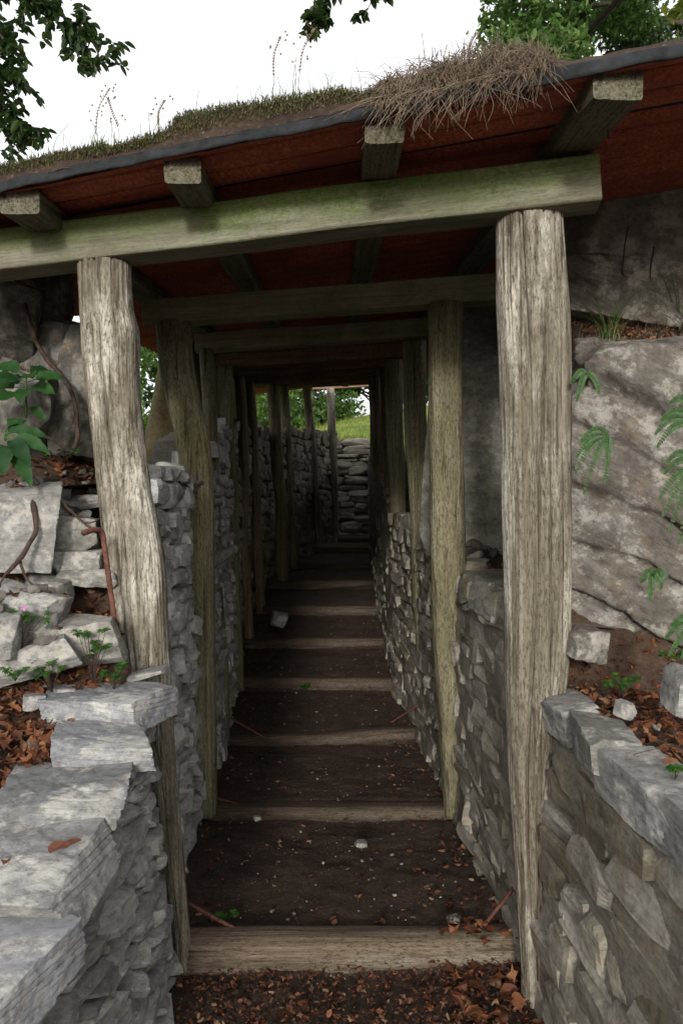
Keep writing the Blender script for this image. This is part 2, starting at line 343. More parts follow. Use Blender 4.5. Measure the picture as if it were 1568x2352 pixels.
X = lx(Y) - .25 + U * (rx(Y) - lx(Y) + .5)
Zf = floorz(Y) + .012 * fb2(X * 5, Y * 5, 4, 3) + .006 * fb2(X * 30, Y * 30, 2, 4) + .03 * (np.abs(U - .5) * 2) ** 4
mb = MB(); mb.grid(np.stack([X, Y, Zf], -1), flip=True)
tag(mb.build('trench_path', M['floor'], smooth=True), kind='structure')

# hillside with the trench cut into it
def sst(a, b, x): t = np.clip((x - a) / (b - a), 0, 1); return t * t * (3 - 2 * t)
def zt_left(x, y):
    b = np.interp(y, [-3, .4, 1.0, 1.5, 2.0, 2.35, 2.75, 3.3, 4.4, 5.5, 7, 9, 12, 14, 30, 60], [-1.36, -1.36, -.92, -.655, -.50, -.30, .06, .10, .14, .34, .52, .75, 1.0, 1.05, 1.2, 1.0])
    b = b + .62 * np.exp(-((x + 1.55) / .42) ** 2 - ((y - 3.15) / .35) ** 2)
    b = b + .22 * sst(-.7, -1.5, x) * sst(1.2, 2.4, y) * (1 - sst(3, 4, y))
    b = b + 1.0 * sst(-.85, -1.02, x) * (1 - sst(-1.2, -1.4, x)) * sst(5.0, 5.6, y) * (1 - sst(7.4, 8.3, y))
    return b - np.clip(-x - 2.0, 0, 25) * .32 * sst(2.5, 5, y) - np.clip(-x - 2.5, 0, 25) * .05
def zt_right(x, y):
    b = np.interp(y, [-3, .2, .9, 1.3, 2.25, 2.4, 3.2, 3.5, 5, 7, 10, 14, 24, 40, 60], [-1.36, -1.36, -.75, -.545, -.51, -.29, -.275, -.2, .12, .4, .75, 1.35, 3.3, 5.2, 6.2])
    r = sst(1.25, 1.8, x) * sst(1.2, 2.6, y); top = .40 + .42 * sst(2.9, 3.9, y) + .06 * np.clip(y - 3, 0, 10)
    return b + r * np.clip(top - b, 0, 3)
def zt(x, y):
    l, r = zt_left(x, y), zt_right(x, y); s = sst(-.5, .6, x - np.where(y > 13, (y - 13) * -.02, 0))
    # the meadow beyond the end wall falls away to the left
    m = np.where(y > 12.5, l + (r - l) * sst(-9, 5, x + .0), np.where(x < 0, l, r))
    return m
def axis(lo, hi, a, b, st):
    mid = list(np.arange(a, b, st)); g = st; q = [a]
    while q[-1] > lo: g *= 1.16; q.append(q[-1] - g)
    g = st; p = [b]
    while p[-1] < hi: g *= 1.16; p.append(p[-1] + g)
    return np.array(sorted(set(q[1:] + mid + p)))
gx = axis(-700, 700, -2.6, 2.6, .045); gy = axis(-300, 900, .2, 5.0, .045)
gy = np.array(sorted(set([y for y in gy if y < 5.0] + list(np.arange(5.0, 14, .12)) + [y for y in axis(-300, 900, .2, 14, .3) if y >= 14])))
Y, X = np.meshgrid(gy, gx, indexing='ij')
Z = zt(X, Y) + .035 * fb2(X * 2.2, Y * 2.2, 4, 8) * sst(.3, 1.2, Y) + .02 * fb2(X * 11, Y * 11, 3, 9) * sst(.3, 1.2, Y) * (Y < 14) + (Y > 14) * .35 * fb2(X * .15, Y * .15, 3, 2)
cut = (X > lx(Y) - .13) & (X < rx(Y) + .12) & (Y < 13.2) & (Y > -3)
Z = np.where(cut, np.where(Y < 2, -1.75, -1.8), Z)
mb = MB(); mb.grid(np.stack([X, Y, Z], -1), flip=True)
tag(mb.build('ground', M['ground'], smooth=True), kind='structure')
def groundz(x, y): return float(zt(np.array(float(x)), np.array(float(y))) + .035 * fb2(np.array(x * 2.2), np.array(y * 2.2), 4, 8) + .02 * fb2(np.array(x * 11.), np.array(y * 11.), 3, 9))

# ---------------------------------------------------------------- stone walls
def wall_mesh(path, side, ztop, zbot, batter, hh, ll, thick, seed, prot, n=4, gap=.004, tilt=.06, cuts=6, amp=.05, stag=1.0, lo=.95, hi=1.35):
    rnd = random.Random(seed); mb = MB(); path = np.array(path, float)
    seg = np.linalg.norm(np.diff(path, axis=0), axis=1); cum = np.concatenate([[0], np.cumsum(seg)]); Ls = cum[-1]
    def at(s): return np.array([np.interp(s, cum, path[:, 0]), np.interp(s, cum, path[:, 1])])
    def tan(s): d = at(min(s + .05, Ls)) - at(max(s - .05, 0)); return d / (np.linalg.norm(d) + 1e-9)
    zmin = min(zbot(at(s)[1]) for s in np.linspace(0, Ls, 40)) - .05; zmax = max(ztop(at(s)[1]) for s in np.linspace(0, Ls, 80))
    z = zmin
    while z < zmax:
        h = rnd.uniform(*hh); s = rnd.uniform(-.1, 0)
        while s < Ls:
            l = rnd.uniform(*ll) * (1 + .3 * (h / hh[1])); p = at(s + l / 2); y = p[1]; zc = z + h / 2 + rnd.uniform(-1, 1) * h * .18 * stag
            if zc < ztop(y) + h * .1 and zc > zbot(y) - .08 and 0 <= s + l / 2 <= Ls:
                t = tan(s + l / 2); ang = math.atan2(t[1], t[0]); nrm = np.array([t[1], -t[0]]) * (1 if side > 0 else -1)   # outward
                off = batter * (zc - zbot(y)) + thick / 2 + rnd.uniform(-prot, prot)
                c = (p[0] + nrm[0] * off, p[1] + nrm[1] * off, zc)
                k = 2 if (h > hh[0] * 1.5 and rnd.random() < .25) else 1
                for q in range(k):
                    hz = h / k; cz = c[2] + (q - (k - 1) / 2) * hz
                    rock(mb, (c[0], c[1], cz), (l / 2 - gap * .5, thick / 2 * rnd.uniform(.85, 1.05), hz / 2 * rnd.uniform(.95, 1.12) - gap * .2),
                         (rnd.gauss(0, tilt * .7), rnd.gauss(0, tilt), ang + rnd.gauss(0, tilt)), n=n, seed=rnd.randrange(10**8), cuts=cuts, amp=amp, freq=9, lo=lo, hi=hi)
            s += l * .97
        z += h * .96
    return mb, at, Ls, tan
def backing(path, side, ztop, zbot, batter, back, dz=.05, ds=.05, rough=.012, seed=1, top=.3):
    path = np.array(path, float); seg = np.linalg.norm(np.diff(path, axis=0), axis=1); cum = np.concatenate([[0], np.cumsum(seg)])
    ss = np.arange(0, cum[-1] + ds, ds); px = np.interp(ss, cum, path[:, 0]); py = np.interp(ss, cum, path[:, 1])
    tx = np.gradient(px); ty = np.gradient(py); L = np.hypot(tx, ty); nx = ty / L * side; ny = -tx / L * side
    nz = 24; G = []
    for i in range(len(ss)):
        zb, ze = zbot(py[i]) - .12, ztop(py[i]) - .035; col = []
        for k in range(nz + 1):
            zz = zb + (ze - zb) * k / nz; o = batter * (zz - zb - .12) + back; col.append((px[i] + nx[i] * o, py[i] + ny[i] * o, zz))
        for q in (.1, .2, top): col.append((px[i] + nx[i] * (o + q), py[i] + ny[i] * (o + q), ze + .01 - q * .1))
        G.append(col)
    G = np.array(G); d = rough * fbm(G * 9, 4, seed); G[..., 0] += d * side; G[..., 2] += d * .3
    mb = MB(); mb.grid(G, flip=(side < 0)); return mb
# left wall of the open approach: dry slaty stones under big slabs
def ztl(y): return float(np.interp(y, [.5, .9, 1.3, 1.6, 1.95, 2.2], [-.98, -.90, -.80, -.70, -.58, -.53]))
pathL0 = [(float(lx(y)), y) for y in np.arange(.75, 2.24, .1)] + [(float(lx(2.24)), 2.24)]
w1 = thing('dry_stone_wall', 'grey dry-stone wall of thin slates beside the open approach, lower left, under big flat slabs', 'wall')
mb, *_ = wall_mesh(pathL0, -1, ztl, lambda y: -1.36, .09, (.020, .048), (.06, .18), .16, 11, .017, n=6, tilt=.09, cuts=7, amp=.09)
mb.build('stonework', M['drystone'], w1)
backing(pathL0, -1, ztl, lambda y: -1.36, .09, .09, seed=4).build('core', M['mortar'], w1, smooth=True)
# left wall inside the tunnel
def ztl2(y): return float(np.interp(y, [2.2, 3.28, 3.3, 4.3, 4.5, 5.5, 6.6, 8, 10, 12, 13], [.12, .15, .22, .26, .45, .62, .72, .84, 1.02, 1.2, 1.25]))
pathL1 = [(float(lx(y)), y) for y in np.arange(2.44, 13.1, .1)]
w2 = thing('trench_wall', 'rounded grey stone wall along the left side of the tunnel, behind the left posts', 'wall')
pA = [p for p in pathL1 if p[1] < 5.6]; pB = [p for p in pathL1 if p[1] > 5.45]
mbA, *_ = wall_mesh(pA, -1, ztl2, lambda y: float(floorz(y)), .03, (.05, .10), (.07, .17), .15, 21, .022, n=5, tilt=.10, cuts=7, amp=.06)
mbB, *_ = wall_mesh(pB, -1, ztl2, lambda y: float(floorz(y)), .02, (.07, .13), (.12, .28), .16, 22, .015, n=3)
mbA.build('near_stonework', M['flashlit_stone'], w2); mbB.build('far_stonework', M['mortared'], w2)
backing(pathL1, -1, ztl2, lambda y: float(floorz(y)), .03, .07, seed=5).build('core', M['mortar'], w2, smooth=True)
# right wall of the approach: mortared rubble with a row of grey capping stones
def ztr(y): return float(np.interp(y, [.5, 1.2, 2.2], [-.60, -.575, -.575]))
pathR0 = [(float(rx(y)), y) for y in np.arange(.7, 2.28, .1)]
w3 = thing('rubble_wall', 'mortared rubble wall beside the open approach, lower right, with grey capping stones along its top', 'wall')
mb, *_ = wall_mesh(pathR0, 1, ztr, lambda y: -1.36, .05, (.05, .115), (.10, .30), .14, 31, .009, n=7, tilt=.05, cuts=8, amp=.09, gap=-.006, lo=1.12, hi=1.5)
mb.build('stonework', M['mortared'], w3)
backing(pathR0, 1, ztr, lambda y: -1.36, .05, .017, seed=6, ds=.02, rough=.012).build('mortar', M['mortar'], w3, smooth=True)
rnd = random.Random(5)
for i, (y, l, wd, dz) in enumerate([(2.09, .10, .055, .0), (1.85, .175, .06, .0), (1.53, .16, .065, -.012), (1.22, .17, .07, -.01), (.90, .16, .08, .0)]):
    slab_object('capping_stone', (float(rx(y)) + .055 + wd * .80 - .012, y, -.54 + dz), (wd, l + .022, .052), (rnd.gauss(0, .04), rnd.gauss(0, .05), rnd.gauss(0, .06)), 400 + i, M['capstone'], parent=w3, cuts=6, amp=.06, lo=1.1, hi=1.5, n=34)
def ztr2(y): return float(np.interp(y, [2.3, 3.25, 3.3, 4.4, 5.5, 7, 9, 11, 13], [-.29, -.27, -.22, -.12, 0.02, .25, .5, .75, .95]))
pathR1 = [(float(rx(y)), y) for y in np.arange(2.32, 13.1, .1)]
w4 = thing('trench_wall', 'mossy brown mortared wall along the right side of the tunnel, behind the right posts', 'wall')
pA = [p for p in pathR1 if p[1] < 5.6]; pB = [p for p in pathR1 if p[1] > 5.45]
mbA, *_ = wall_mesh(pA, 1, ztr2, lambda y: float(floorz(y)), -.02, (.05, .105), (.09, .26), .14, 41, .009, n=6, tilt=.05, cuts=8, amp=.09, gap=-.006, lo=1.12, hi=1.5)
mbB, *_ = wall_mesh(pB, 1, ztr2, lambda y: float(floorz(y)), 0, (.08, .15), (.14, .32), .16, 42, .012, n=3)
mbA.build('near_stonework', M['mortared'], w4); mbB.build('far_stonework', M['mortared'], w4)
backing(pathR1, 1, ztr2, lambda y: float(floorz(y)), -.02, .016, seed=7, ds=.03, rough=.016).build('mortar', M['mortar'], w4, smooth=True)
slab_object('ledge_stone', (.66, 2.92, -.30), (.20, .40, .055), (.02, .03, -.02), 77, M['outcrop2'], parent=w4, cuts=7, amp=.05)
# wall across the far end
w5 = thing('dry_stone_wall', 'dry-stone wall closing the far end of the tunnel, lit from above, below the sunny meadow', 'wall')
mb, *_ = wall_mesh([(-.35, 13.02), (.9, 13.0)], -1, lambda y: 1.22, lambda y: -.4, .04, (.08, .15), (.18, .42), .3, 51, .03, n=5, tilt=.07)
mb.build('stonework', M['endstone_lit'], w5)
MB().add(np.array([(-.6, 13.12, -.6), (1.1, 13.1, -.6), (1.1, 13.2, 1.2), (-.6, 13.22, 1.2), (-.6, 13.6, -.6), (1.1, 13.6, -.6), (1.1, 13.6, 1.2), (-.6, 13.6, 1.2)]),
         [(0, 1, 2, 3), (3, 2, 6, 7), (0, 3, 7, 4), (1, 5, 6, 2), (4, 7, 6, 5), (0, 4, 5, 1)]).build('core', M['mortar'], w5)

# ---------------------------------------------------------------- big slabs on the left wall
SL = 'flat grey slabs stepping down the left wall'
slabs = [((-.61, 2.05, -.50), (.155, .105, .040), (0.02, .02, -.10), 'pale broken slab topmost on the left wall, right at the foot of the near left post'),
         ((-.555, 1.855, -.545), (.105, .115, .034), (.05, .0, .22), 'flat grey slab second below the near left post, with a dead leaf at its back edge'),
         ((-.575, 1.66, -.60), (.125, .11, .038), (.04, .0, .05), 'smooth grey slab in the middle of the stepped left wall, a small leaf at its front corner'),
         ((-.61, 1.46, -.655), (.155, .135, .040), (.09, .0, -.10), 'broad blue-grey slab with two curled dead leaves on it'),
         ((-.66, 1.22, -.725), (.22, .165, .048), (.13, .03, -.16), 'largest slab of the left wall, thick and scored with long scratches'),
         ((-.60, .98, -.815), (.18, .14, .045), (.05, .0, .1), 'lowest slab of the left wall, cut by the bottom left corner of the picture'),
         ((-.86, 1.66, -.535), (.10, .08, .05), (.1, .0, .2), 'short pale block lying in the leaf litter at the left edge, beside the flat slabs')]
for i, (c, h, r, lab) in enumerate(slabs):
    slab_object('stone_slab', c, h, r, 500 + i * 7, M['slate'], n=44, label=lab, cat='slab', group=SL, cuts=5, amp=.045, freq=7, strata=((.1, .1, 1), .011, .0035), lo=1.12, hi=1.5)
o = slab_object('stone_chip', (-.545, 2.17, -.445), (.07, .03, .009), (.05, -.15, .25), 611, M['slate'], n=17, label='thin pale stone chip leaning at the base of the near left post', cat='stone', cuts=4)

# ---------------------------------------------------------------- posts, lintels: timber frames
def post_mesh(ctrl, seed, nr=84, nh=150, sq=2.4, fine=.0022, cracks=3, depth=.012, bump=.05, cr=()):
    """ctrl rows: x, y, z, rx, ry from the foot to the head"""
    c = spline(ctrl, nh); rng = np.random.RandomState(seed); th = np.arange(nr) / nr * 2 * math.pi
    TH, K = np.meshgrid(th, np.arange(nh)); Zr = c[K, 2]; ct, st = np.cos(TH), np.sin(TH)
    rad = 1 / (np.abs(ct) ** sq + np.abs(st) ** sq) ** (1 / sq)
    base = np.stack([ct * 1.2, st * 1.2, Zr * 1.1 + seed], -1); rad = rad * (1 + bump * fbm(base, 3, seed))
    g = np.stack([ct * 16, st * 16, Zr * 2.2 + seed * 3], -1); rid = 1 - np.abs(fbm(g, 3, seed + 5)) * 3
    dr = -fine * np.clip(rid, 0, 1) * 1.6 + fine * fbm(np.stack([ct * 40, st * 40, Zr * 9], -1), 2, seed + 9)
    for k in range(cracks):
        a0 = rng.uniform(-2.7, -.45) if k < max(2, cracks - 1) else rng.uniform(0, 6.28)
        if k < len(cr): a0 = cr[k]
        a = a0 + .16 * fbm(np.stack([Zr * 1.3, Zr * 0 + k, Zr * 0], -1), 3, seed + k); w_ = rng.uniform(.025, .05)
        dd = np.abs((TH - a + math.pi) % (2 * math.pi) - math.pi); lv = np.clip(.6 + fbm(np.stack([Zr * 1.7, Zr * 0 + k * 5, Zr * 0], -1), 2, seed + 31), .05, 1.2)
        dr = dr - depth * rng.uniform(.5, 1.2) * lv * np.exp(-(dd / w_) ** 2)
    G = np.stack([c[K, 0] + ct * (rad * c[K, 3] + dr), c[K, 1] + st * (rad * c[K, 4] + dr), Zr + .006 * fbm(np.stack([ct * 5, st * 5, Zr * 0], -1), 2, seed) * ((K == 0) | (K == nh - 1))], -1)
    mb = MB(); q = []
    for i in range(nh - 1):
        for j in range(nr): k = (j + 1) % nr; q.append((i*nr+j, i*nr+k, (i+1)*nr+k, (i+1)*nr+j))
    q.append(tuple(range(nr))[::-1]); q.append(tuple((nh-1)*nr + j for j in range(nr)))
    mb.add(G.reshape(-1, 3), q); return mb
def beam(mb, A, B, w_, h_, seed=0, nl=70, nc=5, rough=.0035, wave=.006, skew=0):
    """squared timber from A to B with worn edges; w_ along depth, h_ high"""
    A, B = np.array(A, float), np.array(B, float); L = np.linalg.norm(B - A); T = (B - A) / L
    up = np.array([0, 0, 1.0]); S_ = np.cross(T, up); S_ /= np.linalg.norm(S_); Uq = np.cross(S_, T)
    ring = []; r = .008
    for sx, sy in ((1, 1), (-1, 1), (-1, -1), (1, -1)):
        a0 = math.atan2(sy, sx); 
        for da in (-.6, 0, .6): ring.append((sx * (w_/2 - r) + r * math.cos(a0 + da), sy * (h_/2 - r) + r * math.sin(a0 + da)))
    full = []
    for i in range(len(ring)):
        p, q = ring[i], ring[(i+1) % len(ring)]; m = nc if i % 3 == 2 else 1
        for k in range(m): full.append((p[0] + (q[0]-p[0]) * k / m, p[1] + (q[1]-p[1]) * k / m))
    full = np.array(full); G = []
    for i, t in enumerate(np.linspace(0, 1, nl)):
        wob = wave * fbm(np.array([t * L * 1.5, seed, 0.]), 3, seed)
        G.append(A + T * L * t + (full[:, :1]) * S_ + (full[:, 1:] + wob) * Uq)
    G = np.array(G); nrm = (full / np.linalg.norm(full, axis=1)[:, None]); q = np.stack([G @ T * 2.5, G @ S_ * 30, G @ Uq * 30], -1)
    d = rough * fbm(q, 4, seed + 3); G += d[..., None] * (nrm[:, :1] * S_ + nrm[:, 1:] * Uq)
    n = len(full); f = []
    for i in range(nl - 1):
        for j in range(n): k = (j+1) % n; f.append((i*n+j, i*n+k, (i+1)*n+k, (i+1)*n+j))
    f.append(tuple(range(n))[::-1]); f.append(tuple((nl-1)*n+j for j in range(n)))
    mb.add(G.reshape(-1, 3), f)
    return mb
def beam_obj(name, A, B, w_, h_, mat, parent, seed):
    A, B = np.array(A, float), np.array(B, float); mid = (A + B) / 2; d = B - A
    mb = MB(); L = np.linalg.norm(d); horiz = math.hypot(d[0], d[1])
    if abs(d[0]) > abs(d[1]):
        beam(mb, (-L/2, 0, 0), (L/2, 0, 0), w_, h_, seed); rot = Matrix.Rotation(math.atan2(d[1], d[0]), 4, 'Z') @ Matrix.Rotation(-math.asin(d[2] / L), 4, 'Y')
    else:
        beam(mb, (0, -L/2, 0), (0, L/2, 0), w_, h_, seed); rot = Matrix.Rotation(math.atan2(-d[0], d[1]), 4, 'Z') @ Matrix.Rotation(math.asin(d[2] / L), 4, 'X')
    o = mb.build(name, mat, parent, smooth=False); o.matrix_local = Matrix.Translation(mid) @ rot
    return o
def edges(rows, d_of, ry=None):              # silhouette rows (v, u_left, u_right, depth) -> control rows, foot first
    out = []
    for v, a, b, d in rows:
        p, q = P(a, v, d), P(b, v, d); out.append(((p[0]+q[0])/2, d, (p[2]), (q[0]-p[0])/2, ry or (q[0]-p[0])/2 * .85))
    return sorted(out, key=lambda r: r[2])
def add_post(frame, ctrl, mat, seed, **k):
    foot = ctrl[0][:3]; mb = post_mesh(ctrl, seed, **k); return mb.build('post', mat, frame, smooth=True, origin=foot)
FG = 'timber frames carrying the tunnel roof'
names = ['nearest timber frame at the tunnel mouth, with pale weathered posts and a green algae beam', 'second frame from the mouth, olive beam on a bent left post and squared right post',
         'third timber frame into the tunnel, olive beam cut off square at its left end', 'fourth timber frame into the tunnel, with a reddish brown beam',
         'fifth timber frame into the tunnel, brown beam in deep shade', 'sixth timber frame into the tunnel, last with its left post against the unbroken wall',
         'seventh frame from the mouth, its left post the first to stand against the daylight gap', 'eighth frame from the mouth, its left post the second against the daylight',
         'ninth frame from the mouth, its pale left post leaning', 'tenth and last timber frame, its left post just left of the bright meadow']
frames = []
for i, n_ in enumerate(names): frames.append(thing('timber_frame', n_, 'frame', FG))
# --- frame 1
dl, dr_ = 2.36, 2.19
add_post(frames[0], edges([(606, 180, 299, dl), (700, 184, 303, dl), (765, 188, 317, dl), (850, 195, 318, dl), (950, 207, 325, dl), (1100, 224, 343, dl), (1200, 235, 362, dl), (1300, 246, 379, dl),
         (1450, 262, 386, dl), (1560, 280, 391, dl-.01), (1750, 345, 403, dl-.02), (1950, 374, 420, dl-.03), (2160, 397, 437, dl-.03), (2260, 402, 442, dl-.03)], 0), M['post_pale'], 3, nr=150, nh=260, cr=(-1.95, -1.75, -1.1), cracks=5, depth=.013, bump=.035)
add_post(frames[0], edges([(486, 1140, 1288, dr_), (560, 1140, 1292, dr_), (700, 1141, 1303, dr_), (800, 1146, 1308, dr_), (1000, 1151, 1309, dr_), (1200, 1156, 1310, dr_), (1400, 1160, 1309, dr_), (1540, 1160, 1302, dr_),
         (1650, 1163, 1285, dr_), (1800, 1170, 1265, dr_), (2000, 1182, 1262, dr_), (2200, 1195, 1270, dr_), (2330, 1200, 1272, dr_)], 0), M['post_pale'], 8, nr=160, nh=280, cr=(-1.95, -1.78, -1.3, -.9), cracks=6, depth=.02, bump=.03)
beam_obj('lintel', P(-190, 613, 2.45), P(1371, 421, 2.13), .115, .122, M['beam_green'], frames[0], 4)
# --- frame 2
add_post(frames[1], edges([(742, 357, 438, 3.42), (850, 368, 447, 3.42), (930, 385, 463, 3.41), (1000, 402, 478, 3.4), (1080, 412, 488, 3.39), (1300, 416, 492, 3.38), (1600, 420, 496, 3.38), (1870, 423, 500, 3.38)], 0), M['post_brown'], 13, nr=90, cracks=2, bump=.03)
add_post(frames[1], edges([(698, 983, 1062, 3.2), (900, 984, 1060, 3.2), (1100, 986, 1064, 3.22), (1310, 990, 1070, 3.25), (1500, 996, 1076, 3.3), (1700, 1010, 1088, 3.35), (1870, 1020, 1098, 3.38)], 0), M['post_brown'], 15, nr=90, sq=3.2, cracks=3, bump=.03)
beam_obj('lintel', P(336, 721, 3.46), P(1215, 659, 3.16), .10, .108, M['beam_olive_lit'], frames[1], 7)
# --- the rest, deeper
deep = [  # d, left post (u top, u bottom, width), right post, lintel ends (u, v) (u, v), section, material
    (4.42, (473, 512, 33), (951, 985, 52), (452, 790), (1000, 753), .105, 'beam_olive_lit', 'post_brown'),
    (5.5, (517, 545, 35), (905, 925, 40), (498, 832), (945, 802), .10, 'beam_brown', 'post_brown'),
    (6.6, (550, 572, 24), (885, 900, 26), (538, 858), (915, 828), .09, 'beam_brown', 'post_dark'),
    (7.65, (572, 598, 24), (867, 878, 26), (556, 873), (890, 846), .09, 'beam_brown', 'post_dark'),
    (8.7, (626, 650, 28), (858, 868, 20), (560, 879), (880, 856), .09, 'beam_brown', 'post_dark'),
    (9.75, (651, 672, 24), (856, 866, 20), (590, 884), (876, 866), .09, 'beam_brown', 'post_brown'),
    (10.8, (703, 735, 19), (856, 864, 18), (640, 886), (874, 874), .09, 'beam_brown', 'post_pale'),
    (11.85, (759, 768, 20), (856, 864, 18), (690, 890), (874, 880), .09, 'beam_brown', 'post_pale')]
for i, (d, lp, rp, a, b, h, bm, pm) in enumerate(deep):
    A, B = P(a[0], a[1], d + .08), P(b[0], b[1], d - .08); beam_obj('lintel', A, B, .09, h, M[bm], frames[i+2], 20 + i)
    zf = float(floorz(d)) - .05; rnd = random.Random(60 + i)
    for (ut, ub, wd) in (lp, rp):
        xt = (ut - 784) / F * d; xb = (ub - 784) / F * d; r_ = wd / F * d / 2; zt_ = A[2] + (B[2]-A[2]) * (xt - A[0]) / (B[0]-A[0]) - h / 2 + .004
        rows = []
        for k in range(6):
            t = k / 5; rows.append((xb + (xt - xb) * t + rnd.gauss(0, .008) * (0 < k < 5), d, zf + (zt_ - zf) * t, r_ * rnd.uniform(.92, 1.06), r_ * .95))
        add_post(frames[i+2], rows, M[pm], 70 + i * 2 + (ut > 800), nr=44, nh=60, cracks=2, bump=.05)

# ---------------------------------------------------------------- roof
def rz(x, y, sag=True): return .935 + .095 * (y - 1.93) + .102 * x + (.008 * fb2(x * 1.5, y * .6, 2, 4) if sag else 0)
roof = thing('tunnel_roof', 'rusty red corrugated iron roof over the trench on grey rafters, edged with dark roofing membrane', 'roof')
ts = np.arange(0, 9.9, .0115); per = .127; ts = np.concatenate([(k + np.array([0, .12, .25, .38, .44, .462, .469, .49, .51, .531, .538, .56, .64, .76, .88])) * per for k in range(74)])
xs = np.linspace(-1.35, 2.1, 90); Tt, X = np.meshgrid(ts, xs, indexing='ij'); Y = Tt + 1.905 - .25 * X
per = .127; fr_ = Tt / per - np.floor(Tt / per); h = -.006 - .006 * np.cos(2 * math.pi * fr_) + .0022 * np.cos(8 * math.pi * fr_) + .013 * (np.abs(fr_ - .5) < .032) + .002 * fb2(X * 2, np.floor(Tt / per + .5) * 3.3, 2, 6) - .006 * (fr_ - .5) * (fr_ > .5)
Zr = rz(X, Y) + h + .004
edge = .012 * fb2(X * 6, X * 0, 3, 9); Y = Y + np.where(Tt < .01, edge, 0)
mb = MB(); mb.grid(np.stack([X, Y, Zr], -1), flip=False); mb.grid(np.stack([X, Y, Zr + .004], -1), flip=True)
mb.build('corrugated_sheet', M['roof'], roof, smooth=True)
# membrane lying on the iron, folded over the front edge
xs = np.linspace(-1.38, 2.12, 260); low = .024 + .007 * fb2(xs * 5, xs * 0, 3, 12) + .006 * fb2(xs * 17, xs * 0, 2, 13); G = []
for k, (dy, zz) in enumerate([(.30, .024), (.05, .026), (.0, .024), (-.012, .020), (-.018, .012), (-.019, .003)]): G.append(np.stack([xs, 1.905 - .25 * xs + dy + .006 * fb2(xs * 4, xs * 0 + k * .2, 2, 3), rz(xs, 1.905 - .25 * xs) + zz], -1))
for q in (.5, 1.0): G.append(np.stack([xs, 1.905 - .25 * xs - .022 + .004 * fb2(xs * 9, xs * 0 + q, 2, 7), rz(xs, 1.905 - .25 * xs) + .004 - low * q * .75], -1))
G.append(G[-1] + np.array([0, .006, .0])); G.append(G[-1] + np.array([0, .0, .03]))
mb = MB(); mb.grid(np.array(G), flip=True); mb.build('roofing_membrane', M['membrane'], roof, smooth=True)
# rafters
raf = [((-.865, 2.14), (-.80, 11.3), .108), ((-.405, 2.03), (-.46, 11.25), .094), ((.103, 1.895), (.055, 11.15), .094), ((.615, 1.77), (.46, 11.1), .112)]
for i, ((xa, ya), (xb, yb), w_) in enumerate(raf):
    za, zb = rz(xa, ya, 0) - .032, rz(xb, yb, 0) - .032
    beam_obj('rafter', (xa, ya, za), (xb, yb, zb), w_, .062, M['rafter'], roof, 90 + i)
mb = MB(); q = P(1400, 300, 1.93); tube(mb, [(q[0], 1.95, q[2] + .03), (q[0] + .002, 1.945, q[2]), (q[0], 1.94, q[2] - .012)], [.003, .003, .004], 8); mb.build('nail', M['rust'], roof)

# soil and moss on the roof
xs = np.linspace(-1.36, 2.1, 240); ds_ = np.concatenate([np.linspace(0, .4, 26), np.linspace(.45, 9.35, 60)])
D_, X = np.meshgrid(ds_, xs, indexing='ij'); Y = 1.905 - .25 * X + D_ - .012 + .01 * fb2(X * 7, X * 0, 2, 2) * (D_ < .02)
prof = np.interp(X, [-1.36, -.86, -.62, -.60, -.45, -.42, -.3, 0, .05, .12, .45, .52, .9, 2.1], [.05, .045, .05, .03, .045, .085, .082, .06, .03, .055, .05, .012, .006, .01])
bumpy = prof * (1 + .35 * fb2(X * 9, D_ * 9, 3, 21)) ; Zs = rz(X, 1.905 - .25 * X + D_) + .03 + bumpy * (np.sqrt(np.clip(D_ / .06, 0, 1))) + .004 * fb2(X * 40, D_ * 40, 2, 5) - .016 * (D_ < .01)
mb = MB(); mb.grid(np.stack([X, Y, Zs], -1), flip=True); tag(mb.build('roof_soil', M['soil'], smooth=True), 'brown soil spread over the roof sheets', 'soil', kind='stuff')

